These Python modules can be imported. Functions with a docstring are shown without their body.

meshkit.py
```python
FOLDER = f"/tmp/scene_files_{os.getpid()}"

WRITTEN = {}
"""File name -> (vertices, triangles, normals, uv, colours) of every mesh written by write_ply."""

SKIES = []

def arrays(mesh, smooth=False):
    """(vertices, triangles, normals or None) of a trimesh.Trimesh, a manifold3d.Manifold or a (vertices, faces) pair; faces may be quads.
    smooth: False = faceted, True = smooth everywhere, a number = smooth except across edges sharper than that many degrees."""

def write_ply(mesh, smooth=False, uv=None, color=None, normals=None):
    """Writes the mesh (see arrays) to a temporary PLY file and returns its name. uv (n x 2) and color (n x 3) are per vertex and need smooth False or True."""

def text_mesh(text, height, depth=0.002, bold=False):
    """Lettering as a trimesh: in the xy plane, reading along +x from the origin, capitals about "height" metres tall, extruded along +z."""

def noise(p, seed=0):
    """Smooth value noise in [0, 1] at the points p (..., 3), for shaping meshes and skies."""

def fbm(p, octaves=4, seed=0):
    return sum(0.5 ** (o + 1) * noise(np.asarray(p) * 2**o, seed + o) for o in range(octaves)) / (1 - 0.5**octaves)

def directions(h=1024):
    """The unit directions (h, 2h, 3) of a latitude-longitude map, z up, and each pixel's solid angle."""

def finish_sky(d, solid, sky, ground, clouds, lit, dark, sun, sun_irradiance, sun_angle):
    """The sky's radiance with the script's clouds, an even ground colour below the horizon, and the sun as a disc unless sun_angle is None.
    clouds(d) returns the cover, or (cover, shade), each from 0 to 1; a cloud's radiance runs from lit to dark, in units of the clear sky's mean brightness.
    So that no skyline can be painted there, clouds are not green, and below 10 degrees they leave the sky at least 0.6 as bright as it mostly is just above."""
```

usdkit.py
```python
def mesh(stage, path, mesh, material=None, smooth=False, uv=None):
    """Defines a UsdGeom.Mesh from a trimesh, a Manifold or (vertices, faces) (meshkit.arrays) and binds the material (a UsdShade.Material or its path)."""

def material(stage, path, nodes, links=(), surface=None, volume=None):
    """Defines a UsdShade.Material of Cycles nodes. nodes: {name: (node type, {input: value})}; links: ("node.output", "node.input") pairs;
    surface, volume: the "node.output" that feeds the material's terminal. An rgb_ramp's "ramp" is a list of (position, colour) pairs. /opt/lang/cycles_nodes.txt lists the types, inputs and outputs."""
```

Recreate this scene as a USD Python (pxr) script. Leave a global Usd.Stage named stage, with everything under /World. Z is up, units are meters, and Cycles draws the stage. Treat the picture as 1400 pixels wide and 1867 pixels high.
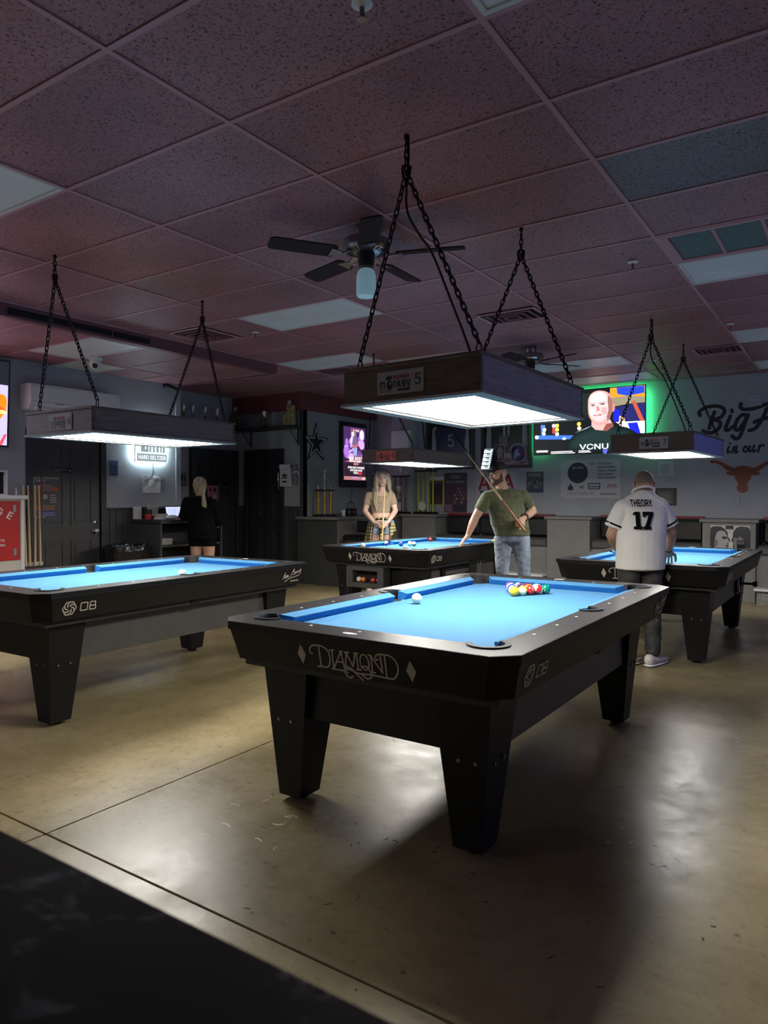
import math, random
import numpy as np, trimesh, manifold3d as m3, usdkit, meshkit
from pxr import Usd, UsdGeom, UsdLux, UsdShade, Sdf, Gf, Vt
from shapely.geometry import Polygon, LineString, Point, box as sbox
from shapely.ops import unary_union
from shapely import affinity
from scipy.spatial import cKDTree
PI = math.pi
rng = random.Random(7); nrs = np.random.RandomState(7)
stage = Usd.Stage.CreateInMemory()
UsdGeom.SetStageUpAxis(stage, 'Z'); UsdGeom.SetStageMetersPerUnit(stage, 1.0)
UsdGeom.Xform.Define(stage, '/World'); UsdGeom.Scope.Define(stage, '/World/Looks')

# ------------------------------------------------------------------ camera, light level
EXPOSURE = 2.17
POOL_LAMP = 9.0          # radiance of a lit pool-table diffuser
CAM = (2.31707, -1.62973, 1.32291)
FWD = np.array([-0.55628, 0.83076, -0.01960]); RIGHT = np.array([0.83090, 0.55642, 0.00182]); UP = np.array([-0.01242, 0.01528, 0.99981])
cam = UsdGeom.Camera.Define(stage, '/World/Camera')
mm = np.eye(4); mm[0, :3] = RIGHT; mm[1, :3] = UP; mm[2, :3] = -FWD; mm[3, :3] = CAM
cam.AddTransformOp().Set(Gf.Matrix4d(mm.tolist()))
cam.CreateHorizontalApertureAttr(7.3); cam.CreateVerticalApertureAttr(7.3 * 1867 / 1400)
cam.CreateFocalLengthAttr(1297.6 / 1400 * 7.3); cam.CreateFStopAttr(1.9); cam.CreateFocusDistanceAttr(4.6)
cam.CreateClippingRangeAttr((0.05, 100.0)); cam.CreateExposureAttr(EXPOSURE)

# ------------------------------------------------------------------ naming helpers
used = {}
def numbered(parent, name):
    k = parent + '/' + name; n = used.get(k, 0); used[k] = n + 1
    return name if n == 0 else f'{name}_{n:03d}'
def setd(p, **kw):
    for k, v in kw.items():
        if v: p.SetCustomDataByKey(k, v)
def thing(name, label, cat, loc=(0, 0, 0), rotz=0.0, group=None, kind=None):
    x = UsdGeom.Xform.Define(stage, '/World/' + numbered('/World', name))
    x.AddTranslateOp().Set(Gf.Vec3d(*map(float, loc)))
    if rotz: x.AddRotateZOp().Set(float(rotz))
    setd(x.GetPrim(), label=label, category=cat, group=group, kind=kind)
    return str(x.GetPath())
def obj(name, mesh, mat, parent='/World', smooth=False, label=None, cat=None, group=None, kind=None, col=None):
    path = parent + '/' + numbered(parent, name)
    if isinstance(mesh, list): mesh = join(mesh)
    m = usdkit.mesh(stage, path, mesh, M[mat], smooth)
    if col is not None:
        UsdGeom.PrimvarsAPI(m).CreatePrimvar('tone', Sdf.ValueTypeNames.Color3fArray, 'vertex').Set(Vt.Vec3fArray.FromNumpy(np.asarray(col, np.float32)))
    setd(m.GetPrim(), label=label, category=cat, group=group, kind=kind)
    return path
def struct(name, mesh, mat, parent='/World', smooth=False):
    return obj(name, mesh, mat, parent, smooth, kind='structure' if parent == '/World' else None)
def copy(src, name, label, loc, rotz=0.0, group=None):
    was = stage.GetPrimAtPath(src).GetCustomData()
    x = UsdGeom.Xform.Define(stage, '/World/' + numbered('/World', name)); p = x.GetPrim()
    p.GetReferences().AddInternalReference(src)
    x.ClearXformOpOrder(); x.AddTranslateOp().Set(Gf.Vec3d(*map(float, loc)))
    x.AddRotateZOp().Set(float(rotz))
    setd(p, label=label, category=was['category'], group=group or was.get('group')); p.SetInstanceable(True)
    return str(x.GetPath())

# ------------------------------------------------------------------ materials
M = {}
def mat(name, c, rough=0.5, metal=0.0, var=0.0, scale=8.0, bump=0.0, bscale=None, spec=None, emit=None, estr=0.0, stretch=None, c2=None, detail=4, sheen=0, coat=0):
    nodes = {'p': ('principled_bsdf', dict(base_color=c, roughness=rough, metallic=metal))}
    if spec is not None: nodes['p'][1]['specular_ior_level'] = spec
    if sheen: nodes['p'][1]['sheen_weight'] = sheen
    if coat: nodes['p'][1].update(coat_weight=coat, coat_roughness=0.12)
    if emit: nodes['p'][1].update(emission_color=emit, emission_strength=estr)
    links = []
    if var or c2 or bump:
        nodes['tc'] = ('texture_coordinate', {}); nodes['mp'] = ('mapping', dict(scale=stretch or (1, 1, 1)))
        links.append(('tc.object', 'mp.vector'))
    if var or c2:
        nodes['n'] = ('noise_texture', dict(scale=scale, detail=detail, roughness=0.6))
        lo = c2 if c2 else tuple(x * (1 - var) for x in c); hi = c if c2 else tuple(min(1, x * (1 + var)) for x in c)
        nodes['r'] = ('rgb_ramp', dict(ramp=[(0.34, lo), (0.66, hi)]))
        links += [('mp.vector', 'n.vector'), ('n.fac', 'r.fac'), ('r.color', 'p.base_color')]
    if bump:
        nodes['bn'] = ('noise_texture', dict(scale=bscale or scale, detail=3)); nodes['b'] = ('bump', dict(strength=bump, distance=0.01))
        links += [('mp.vector', 'bn.vector'), ('bn.fac', 'b.height'), ('b.normal', 'p.normal')]
    M[name] = usdkit.material(stage, '/World/Looks/' + name, nodes, links, surface='p.BSDF')
def tone_mat(name, rough=0.5, emit=0.0, spec=0.5, coat=0):
    nodes = {'a': ('attribute', dict(attribute='tone')), 'p': ('principled_bsdf', dict(roughness=rough, specular_ior_level=spec, coat_weight=coat))}
    links = [('a.color', 'p.base_color')]
    if emit:
        nodes['p'][1].update(emission_strength=emit, base_color=(0.01, 0.01, 0.01), roughness=0.25); links = [('a.color', 'p.emission_color')]
    M[name] = usdkit.material(stage, '/World/Looks/' + name, nodes, links, surface='p.BSDF')
def lin(r, g, b):                                    # sRGB 0-255 to linear
    f = lambda x: x / 12.92 if x <= 0.04045 else ((x + 0.055) / 1.055) ** 2.4
    return (f(r / 255), f(g / 255), f(b / 255))

tone_mat('print', 0.55); tone_mat('gloss_print', 0.2); tone_mat('ball_resin', 0.08, coat=0.5)
tone_mat('sports_screen', emit=0.55); tone_mat('screen', emit=0.36); tone_mat('lit_sign', emit=0.34)  # the first one serves only the added, unseen fill screens
mat('lamp_diffuser', (0.9, 0.9, 0.88), 0.5, emit=(1.0, 0.965, 0.89), estr=POOL_LAMP)
mat('cloth', (0.042, 0.170, 0.335), 0.85, var=0.05, scale=500, sheen=0.1, spec=0.2)
mat('cushion_cloth', (0.020, 0.165, 0.46), 0.85, var=0.04, scale=400, spec=0.2)
mat('black_laminate', (0.006, 0.006, 0.0064), 0.45, var=0.25, scale=14, bump=0.05, bscale=60, stretch=(1, 1, 4), spec=0.27)
mat('rail_laminate', (0.045, 0.044, 0.044), 0.30, c2=(0.012, 0.012, 0.013), scale=30, stretch=(3, 1, 1), detail=8, bump=0.05, bscale=60, spec=0.8)
mat('black_rubber', (0.015, 0.015, 0.016), 0.55)
mat('pocket_trim', (0.05, 0.05, 0.055), 0.28)
mat('cabinet_grey', (0.062, 0.06, 0.056), 0.5, var=0.1, scale=6)
mat('logo_ivory', (0.50, 0.46, 0.40), 0.45)
mat('sight_pearl', (0.85, 0.85, 0.83), 0.3)
mat('bolt_steel', (0.25, 0.25, 0.25), 0.35, 0.9)
mat('chrome', (0.7, 0.7, 0.72), 0.12, 1.0)
mat('brushed_steel', (0.33, 0.33, 0.34), 0.28, 1.0)
mat('dark_metal', (0.03, 0.03, 0.033), 0.42, 0.6)
mat('chain_black', (0.012, 0.012, 0.013), 0.45, 0.4)
mat('walnut', (0.16, 0.112, 0.082), 0.5, c2=(0.075, 0.052, 0.038), scale=9, stretch=(1, 1, 14), detail=8, bump=0.05, bscale=30)
mat('blue_board', (0.26, 0.32, 0.60), 0.5, c2=(0.18, 0.22, 0.44), scale=9, stretch=(1, 1, 14), detail=8)  # bluish light from the right is put into this board colour
mat('grey_board', (0.34, 0.32, 0.36), 0.5, c2=(0.20, 0.19, 0.22), scale=9, stretch=(1, 1, 14), detail=8, bump=0.06, bscale=30)  # cool light from the right is mixed into this wood colour
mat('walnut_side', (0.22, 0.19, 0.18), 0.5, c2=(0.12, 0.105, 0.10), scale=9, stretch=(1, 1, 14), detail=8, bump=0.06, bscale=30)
mat('pale_trim', (0.42, 0.39, 0.34), 0.6, c2=(0.30, 0.28, 0.25), scale=60)
mat('white_enamel', (0.72, 0.72, 0.70), 0.35)
mat('plate_silver', (0.33, 0.33, 0.34), 0.35, 0.5)
mat('plate_red', (0.75, 0.16, 0.15), 0.4, emit=(0.9, 0.12, 0.12), estr=0.25)
mat('diffuser_off', (0.66, 0.69, 0.68), 0.45, var=0.06, scale=2.5)
mat('troffer_frame', (0.60, 0.60, 0.58), 0.4)
mat('tee_paint', (0.46, 0.24, 0.27), 0.45)
mat('upper_wall', (0.36, 0.375, 0.40), 0.55, var=0.05, scale=1.6, bump=0.03, bscale=60)
mat('dark_wall', (0.045, 0.047, 0.050), 0.5, var=0.06, scale=3)
mat('wainscot', (0.050, 0.052, 0.054), 0.5, var=0.06, scale=3)
mat('bench_grey', (0.19, 0.185, 0.175), 0.5, var=0.06, scale=4)
mat('maroon_paint', (0.20, 0.045, 0.055), 0.5, var=0.08, scale=2)
mat('bulkhead_paint', (0.17, 0.06, 0.07), 0.5, var=0.08, scale=2)
mat('slot_black', (0.006, 0.006, 0.006), 0.8)
mat('door_dark', (0.048, 0.048, 0.048), 0.4, var=0.06, scale=3)
mat('frame_dark', (0.030, 0.031, 0.034), 0.4)
mat('red_trim', (0.22, 0.012, 0.02), 0.4)
mat('black_vinyl', (0.012, 0.012, 0.013), 0.4, bump=0.1, bscale=14)
mat('seat_vinyl', (0.075, 0.075, 0.073), 0.42, bump=0.1, bscale=14)
mat('white_plastic', (0.70, 0.71, 0.72), 0.35)
mat('ivory_plastic', (0.60, 0.57, 0.50), 0.4)
mat('machine_red', (0.50, 0.022, 0.018), 0.35)
mat('cue_maple', (0.62, 0.44, 0.22), 0.3)
mat('cue_butt', (0.32, 0.12, 0.045), 0.3)
mat('gold_tube', (0.62, 0.42, 0.10), 0.32, 0.45, c2=(0.25, 0.14, 0.02), scale=55)
mat('gold_glitter', (0.95, 0.80, 0.34), 0.35, 0.15, c2=(0.012, 0.010, 0.006), scale=48)
mat('dark_gold', (0.30, 0.23, 0.10), 0.35, 0.3, c2=(0.015, 0.012, 0.01), scale=44)
mat('neon_green_tube', (0.42, 0.50, 0.05), 0.35, 0.2)
mat('silver_cup', (0.66, 0.64, 0.60), 0.28, 0.6)
mat('skin_fair', (0.62, 0.40, 0.30), 0.5, var=0.06, scale=14)
mat('skin_tan', (0.52, 0.31, 0.21), 0.5, var=0.06, scale=14)
mat('skin_dark', (0.40, 0.225, 0.15), 0.5, var=0.06, scale=14)
mat('blonde', (0.48, 0.42, 0.30), 0.5, c2=(0.24, 0.19, 0.12), scale=60, stretch=(1, 1, 0.12))
mat('buzz_hair', (0.16, 0.115, 0.08), 0.7, var=0.3, scale=90)
mat('beard_brown', (0.10, 0.052, 0.03), 0.7, var=0.3, scale=90)
mat('eye_dark', (0.02, 0.016, 0.014), 0.2)
mat('lip', (0.42, 0.15, 0.13), 0.45)
mat('tan_knit', (0.33, 0.24, 0.15), 0.85, var=0.08, scale=30, sheen=0.2)
mat('olive_knit', (0.105, 0.115, 0.052), 0.85, c2=(0.060, 0.068, 0.030), scale=22, sheen=0.2)
mat('denim_light', (0.34, 0.42, 0.50), 0.8, c2=(0.14, 0.20, 0.28), scale=13, detail=6)
mat('denim_blue', (0.30, 0.36, 0.44), 0.8, c2=(0.085, 0.11, 0.16), scale=7, detail=6, stretch=(1, 1, 0.5))
mat('jean_black', (0.06, 0.058, 0.055), 0.8, c2=(0.020, 0.020, 0.020), scale=12, detail=6)
mat('jersey_white', (0.72, 0.70, 0.66), 0.8, var=0.03, scale=6)
mat('black_cotton', (0.004, 0.004, 0.0045), 0.85, spec=0.1, var=0.2, scale=16)
mat('cap_dark', (0.022, 0.020, 0.018), 0.8); mat('cap_mesh', (0.085, 0.078, 0.066), 0.9, var=0.3, scale=150)
mat('shoe_white', (0.60, 0.55, 0.50), 0.5); mat('sole', (0.30, 0.27, 0.24), 0.6)
mat('sandal', (0.5, 0.42, 0.35), 0.6)
mat('paper_white', (0.75, 0.76, 0.76), 0.6); mat('foil', (0.78, 0.80, 0.82), 0.3, 0.2, bump=0.6, bscale=22)
mat('trash_bag', (0.012, 0.012, 0.013), 0.22, bump=0.9, bscale=16)
mat('glass_dark', (0.02, 0.025, 0.03), 0.1)
mat('fan_blade', (0.035, 0.022, 0.024), 0.75, spec=0.15)
mat('fan_glass', (0.35, 0.55, 0.62), 0.35, emit=(0.35, 0.62, 0.75), estr=0.05)
mat('green_led', (0.1, 0.6, 0.3), 0.5, emit=(0.06, 1.0, 0.30), estr=6.5)
mat('sign_glow', (0.8, 0.9, 0.9), 0.5, emit=(0.72, 0.93, 1.0), estr=9.0)
mat('lit_panel', (0.8, 0.8, 0.85), 0.5, emit=(0.86, 0.84, 1.0), estr=2.5)  # only for the added, unseen ceiling panel
N_ = {'g': ('geometry', {}), 'n': ('noise_texture', dict(scale=7.0, detail=8, roughness=0.62, distortion=1.4)), 'r': ('rgb_ramp', dict(ramp=[(0.50, (0.0025, 0.003, 0.0042)), (0.565, (0.012, 0.014, 0.019)), (0.64, (0.15, 0.17, 0.20))])), 'p': ('principled_bsdf', dict(roughness=0.6, specular_ior_level=0.08))}
M['bar_top'] = usdkit.material(stage, '/World/Looks/bar_top', N_, [('g.position', 'n.vector'), ('n.fac', 'r.fac'), ('r.color', 'p.base_color')], surface='p.BSDF')
mat('scuff_white', (0.85, 0.80, 0.66), 0.35)
mat('scuff_dark', (0.03, 0.026, 0.02), 0.6)
mat('concrete_step', (0.34, 0.33, 0.31), 0.7, c2=(0.10, 0.098, 0.09), scale=70)
mat('return_grille', (0.05, 0.075, 0.075), 0.6, var=0.2, scale=120)
mat('teal_filter', (0.10, 0.15, 0.15), 0.7, var=0.15, scale=30)
def plaid():
    N = {'tc': ('texture_coordinate', {}), 'w1': ('wave_texture', dict(wave_type='bands', bands_direction='x', scale=7.0)), 'w2': ('wave_texture', dict(wave_type='bands', bands_direction='z', scale=7.0)),
         'r1': ('rgb_ramp', dict(ramp=[(0.4, (0.03, 0.028, 0.02)), (0.6, (0.55, 0.46, 0.24))])), 'r2': ('rgb_ramp', dict(ramp=[(0.4, (0.06, 0.05, 0.04)), (0.62, (0.95, 0.9, 0.75))])),
         'x': ('mix', dict(mix_type='multiply', fac=0.75)), 'p': ('principled_bsdf', dict(roughness=0.85))}
    M['plaid_flannel'] = usdkit.material(stage, '/World/Looks/plaid_flannel', N, [('tc.object', 'w1.vector'), ('tc.object', 'w2.vector'), ('w1.fac', 'r1.fac'), ('w2.fac', 'r2.fac'), ('r1.color', 'x.color1'), ('r2.color', 'x.color2'), ('x.color', 'p.base_color')], surface='p.BSDF')
plaid()
def tile_mat(name, base):
    N = {'g': ('geometry', {}), 'n': ('noise_texture', dict(scale=88.0, detail=4, roughness=0.62, distortion=0.7)), 'r': ('rgb_ramp', dict(ramp=[(0.385, tuple(x * 0.10 for x in base)), (0.45, tuple(x * 0.92 for x in base)), (0.75, base)])),
         'n2': ('noise_texture', dict(scale=1.3, detail=3)), 'r2': ('rgb_ramp', dict(ramp=[(0.3, (0.75, 0.75, 0.75)), (0.7, (1.1, 1.1, 1.1))])), 'x': ('mix', dict(mix_type='multiply', fac=1.0)),
         'b': ('bump', dict(strength=0.35, distance=0.004)), 'p': ('principled_bsdf', dict(roughness=0.5, specular_ior_level=0.45))}
    M[name] = usdkit.material(stage, '/World/Looks/' + name, N, [('g.position', 'n.vector'), ('n.fac', 'r.fac'), ('g.position', 'n2.vector'), ('n2.fac', 'r2.fac'), ('r.color', 'x.color1'), ('r2.color', 'x.color2'), ('x.color', 'p.base_color'), ('n.fac', 'b.height'), ('b.normal', 'p.normal')], surface='p.BSDF')
tile_mat('ceiling_tile_a', (0.42, 0.195, 0.222)); tile_mat('ceiling_tile_b', (0.385, 0.17, 0.195)); tile_mat('ceiling_tile_c', (0.40, 0.205, 0.228)); tile_mat('ceiling_tile_dark', (0.20, 0.18, 0.20))
def floor_mat():
    N = {'g': ('geometry', {}), 'n': ('noise_texture', dict(scale=1.1, detail=8, roughness=0.62)), 'r': ('rgb_ramp', dict(ramp=[(0.30, (0.205, 0.160, 0.078)), (0.52, (0.30, 0.24, 0.122)), (0.72, (0.40, 0.335, 0.19))])),
         'n2': ('noise_texture', dict(scale=26.0, detail=6, roughness=0.7)), 'r2': ('rgb_ramp', dict(ramp=[(0.30, (0.45, 0.45, 0.45)), (0.43, (0.95, 0.95, 0.95)), (0.58, (1, 1, 1)), (0.72, (1.22, 1.22, 1.22))])), 'x': ('mix', dict(mix_type='multiply', fac=0.8)),
         'v': ('voronoi_texture', dict(scale=7.0, randomness=1.0)), 'rv': ('rgb_ramp', dict(ramp=[(0.0, (0.15, 0.15, 0.15)), (0.045, (0.2, 0.2, 0.2)), (0.08, (1, 1, 1))])), 'x2': ('mix', dict(mix_type='multiply', fac=0.75)),
         'n3': ('noise_texture', dict(scale=3.2, detail=7, roughness=0.7)), 'rr': ('map_range', dict(from_min=0.3, from_max=0.7, to_min=0.24, to_max=0.42)),
         'b': ('bump', dict(strength=0.12, distance=0.004)), 'p': ('principled_bsdf', dict(specular_ior_level=0.5))}
    M['stained_concrete'] = usdkit.material(stage, '/World/Looks/stained_concrete', N, [('g.position', 'n.vector'), ('n.fac', 'r.fac'), ('g.position', 'n2.vector'), ('n2.fac', 'r2.fac'), ('r.color', 'x.color1'), ('r2.color', 'x.color2'),
        ('g.position', 'v.vector'), ('v.distance', 'rv.fac'), ('x.color', 'x2.color1'), ('rv.color', 'x2.color2'), ('x2.color', 'p.base_color'), ('g.position', 'n3.vector'), ('n3.fac', 'rr.value'), ('rr.result', 'p.roughness'), ('n2.fac', 'b.height'), ('b.normal', 'p.normal')], surface='p.BSDF')
floor_mat()

# ------------------------------------------------------------------ mesh helpers
def join(ms):
    out_v, out_f, n = [], [], 0
    for m in ms:
        v, f, _ = meshkit.arrays(m); out_v.append(v); out_f.append(f + n); n += len(v)
    return trimesh.Trimesh(np.vstack(out_v), np.vstack(out_f), process=False)
def bx(x0, x1, y0, y1, z0, z1, b=0.0):
    x0, x1 = min(x0, x1), max(x0, x1); y0, y1 = min(y0, y1), max(y0, y1); z0, z1 = min(z0, z1), max(z0, z1)
    if b <= 0:
        m = trimesh.creation.box([x1 - x0, y1 - y0, z1 - z0]); m.apply_translation([(x0 + x1) / 2, (y0 + y1) / 2, (z0 + z1) / 2]); return m
    b = min(b, (x1 - x0) * .45, (y1 - y0) * .45, (z1 - z0) * .45); P = []
    for x, sx in ((x0, 1), (x1, -1)):
        for y, sy in ((y0, 1), (y1, -1)):
            for z, sz in ((z0, 1), (z1, -1)):
                P += [(x, y + sy * b, z + sz * b), (x + sx * b, y, z + sz * b), (x + sx * b, y + sy * b, z)]
    return hullp(P)
def hullp(P):
    m = m3.Manifold.hull_points(np.asarray(P, np.float64)).to_mesh()
    return trimesh.Trimesh(m.vert_properties[:, :3], m.tri_verts, process=False)
def ext(poly, z0, z1):
    gs = [g for g in getattr(poly, 'geoms', [poly]) if g.area > 1e-9]
    ms = [trimesh.creation.extrude_polygon(g, z1 - z0, engine='earcut') for g in gs]
    m = join(ms) if len(ms) > 1 else ms[0]
    m.apply_translation([0, 0, z0]); return m
def frame(O, U, V):
    U = np.asarray(U, float); V = np.asarray(V, float); T = np.eye(4); T[:3, 0] = U; T[:3, 1] = V; T[:3, 2] = np.cross(U, V); T[:3, 3] = O; return T
def moved(m, T):
    m = m.copy(); m.apply_transform(T); return m
def tube(pts, r, n=8, caps=True):
    pts = np.asarray(pts, float); t = np.gradient(pts, axis=0); t /= np.linalg.norm(t, axis=1, keepdims=True) + 1e-12
    a = np.cross(t, np.where(np.abs(t[:, 2:]) < .9, [0, 0, 1.], [1., 0, 0])); a /= np.linalg.norm(a, axis=1, keepdims=True); b = np.cross(t, a)
    R = np.broadcast_to(r, (len(pts),)); ang = np.arange(n) * 2 * PI / n
    v = pts[:, None] + R[:, None, None] * (np.cos(ang)[None, :, None] * a[:, None] + np.sin(ang)[None, :, None] * b[:, None])
    f = []
    for i in range(len(pts) - 1):
        for j in range(n):
            k = (j + 1) % n; p, q, s, u = i * n + j, i * n + k, (i + 1) * n + k, (i + 1) * n + j; f += [(p, q, s), (p, s, u)]
    v = v.reshape(-1, 3)
    if caps:
        L = len(v); v = np.vstack([v, pts[:1], pts[-1:]])
        for j in range(n):
            k = (j + 1) % n; f += [(L, k, j), (L + 1, (len(pts) - 1) * n + j, (len(pts) - 1) * n + k)]
    return trimesh.Trimesh(v, np.array(f), process=False)
def rod(a, b, r, n=10): return tube([a, b], r, n)
def lathe(prof, n=24, loc=(0, 0, 0)):
    prof = np.asarray(prof, float); ang = np.arange(n) * 2 * PI / n
    v = np.stack([prof[:, None, 0] * np.cos(ang), prof[:, None, 0] * np.sin(ang), np.repeat(prof[:, 1:2], n, 1)], -1).reshape(-1, 3) + np.asarray(loc)
    f = []
    for i in range(len(prof) - 1):
        for j in range(n):
            k = (j + 1) % n; p, q, s, u = i * n + j, i * n + k, (i + 1) * n + k, (i + 1) * n + j; f += [(p, q, s), (p, s, u)]
    return trimesh.Trimesh(v, np.array(f), process=False)
def stroke(lines, w, cap=1):
    return unary_union([LineString(l).buffer(w, cap_style=cap, join_style=1, quad_segs=5) for l in lines])
def curve(P, n=8):
    """Catmull-Rom through the points."""
    P = np.asarray(P, float)
    if len(P) < 3: return P.tolist()
    Q = np.vstack([2 * P[0] - P[1], P, 2 * P[-1] - P[-2]]); out = []
    for i in range(1, len(Q) - 2):
        for t in np.linspace(0, 1, n, endpoint=False):
            a, b, c, d = Q[i - 1], Q[i], Q[i + 1], Q[i + 2]
            out.append(0.5 * (2 * b + (c - a) * t + (2 * a - 5 * b + 4 * c - d) * t * t + (3 * b - a - 3 * c + d) * t ** 3))
    out.append(P[-1]); return np.array(out).tolist()
def ell(cx, cy, rx, ry, n=28): return affinity.scale(Point(cx, cy).buffer(1, quad_segs=n // 4), rx, ry)
def shade(pic, poly, c0, c1, n=6, shrink=.02, dx=0, dy=0):
    for k in range(n):
        g = affinity.translate(poly.buffer(-shrink * k / n), dx * k / n, dy * k / n).intersection(poly)
        if g.is_empty: break
        pic.add(g, tuple(a + (b - a) * k / (n - 1) for a, b in zip(c0, c1)))
    return pic
class Pic:
    """Flat print: coloured shapes stacked by fractions of a millimetre, one mesh with a colour per vertex."""
    def __init__(s, step=0.0005): s.m, s.c, s.z, s.step = [], [], 0.0, step
    def add(s, poly, c):
        if poly.is_empty: return s
        m = ext(poly, s.z, s.z + s.step); s.m.append(m); s.c.append(np.tile(c, (len(m.vertices), 1))); s.z += s.step * 0.6; return s
    def rect(s, x0, y0, x1, y1, c): return s.add(sbox(x0, y0, x1, y1), c)
    def text(s, t, x, y, h, c, bold=True, mid=True, rot=0, wmax=None, sx=1.0):
        m = meshkit.text_mesh(t, h, s.step, bold); w = m.bounds[1][0] * sx
        if wmax and w > wmax: sx *= wmax / w; w = wmax
        m.apply_scale([sx, 1, 1])
        if mid: m.apply_translation([-w / 2, 0, 0])
        if rot: m.apply_transform(trimesh.transformations.rotation_matrix(rot, [0, 0, 1]))
        m.apply_translation([x, y, s.z]); s.m.append(m); s.c.append(np.tile(c, (len(m.vertices), 1))); s.z += s.step * 0.3; return s
    def bars(s, x0, y0, x1, y1, n, c, fill=0.5, rag=0.3, r=None):
        r = r or random.Random(3); h = (y1 - y0) / n
        return s.add(unary_union([sbox(x0, y0 + h * i, x1 - r.random() * rag * (x1 - x0), y0 + h * (i + fill)) for i in range(n)]), c)
    def put(s, name, mat_, parent, O, U, V, **kw):
        return obj(name, moved(join(s.m), frame(O, U, V)), mat_, parent, col=np.vstack(s.c), **kw)
X_, Y_, Z_ = (1, 0, 0), (0, 1, 0), (0, 0, 1)
WHITE, BLACK = (0.8, 0.8, 0.8), (0.01, 0.01, 0.012)
# ------------------------------------------------------------------ the room
CZ, LZ = 2.965, 2.85                       # main ceiling, lower ceiling on the left
YF, XL = 8.87, -5.5                        # wall with the television; wall with the door
def setting(name, label=None):
    x = UsdGeom.Xform.Define(stage, '/World/' + numbered('/World', name)); setd(x.GetPrim(), kind='structure'); return str(x.GetPath())
fl = setting('floor')
obj('sub_base', bx(-7.4, 6.2, -6.6, 9.1, -0.2, -0.02), 'slot_black', fl)
gx, gy, g = -0.33, -0.064, 0.0035
for x0, x1 in ((-7.4, gx - g), (gx + g, 6.2)):
    for y0, y1 in ((-6.6, gy - g), (gy + g, 9.1)):
        obj('concrete_slab', bx(x0, x1, y0, y1, -0.02, 0, 0.002), 'stained_concrete', fl)
r8 = random.Random(21)
def scuffs(cx, cy, n, spread, m, L=.05):
    gs = []
    for _ in range(n):
        x, y, a = cx + r8.gauss(0, spread), cy + r8.gauss(0, spread), r8.uniform(0, PI); l = L * r8.uniform(.2, 1); gs.append(LineString(curve([(x, y), (x + l * .5 * math.cos(a) + r8.gauss(0, .004), y + l * .5 * math.sin(a)), (x + l * math.cos(a + .3), y + l * math.sin(a + .3))], 3)).buffer(r8.uniform(.0012, .0035), quad_segs=2))
    o = obj('scuff_marks', ext(unary_union(gs), .0002, .0005), m, fl); setd(stage.GetPrimAtPath(o), kind='stuff')
for a_ in ((1.75, 1.03, 6, .05, 'scuff_white', .06), (1.60, 1.15, 8, .08, 'scuff_white', .02), (.30, .55, 12, .12, 'scuff_white'), (.75, .55, 10, .16, 'scuff_dark', .03), (1.75, .55, 10, .25, 'scuff_dark', .025), (-.6, 1.3, 9, .35, 'scuff_dark', .03), (.55, .15, 10, .3, 'scuff_dark', .03), (1.3, 3.0, 10, .5, 'scuff_white', .03)): scuffs(*a_)
T_ = 0.12
w = setting('wall_far'); obj('painted_board', bx(-5.07, 6.2, YF, YF + T_, 0, 3.2), 'upper_wall', w)
w = setting('wall_right'); obj('painted_board', bx(4.5, 4.6, -6.6, YF, 0, 3.2), 'upper_wall', w)
w = setting('wall_back'); obj('painted_board', bx(-5.5, 6.2, -6.7, -6.6, 0, 3.2), 'upper_wall', w)
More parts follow.
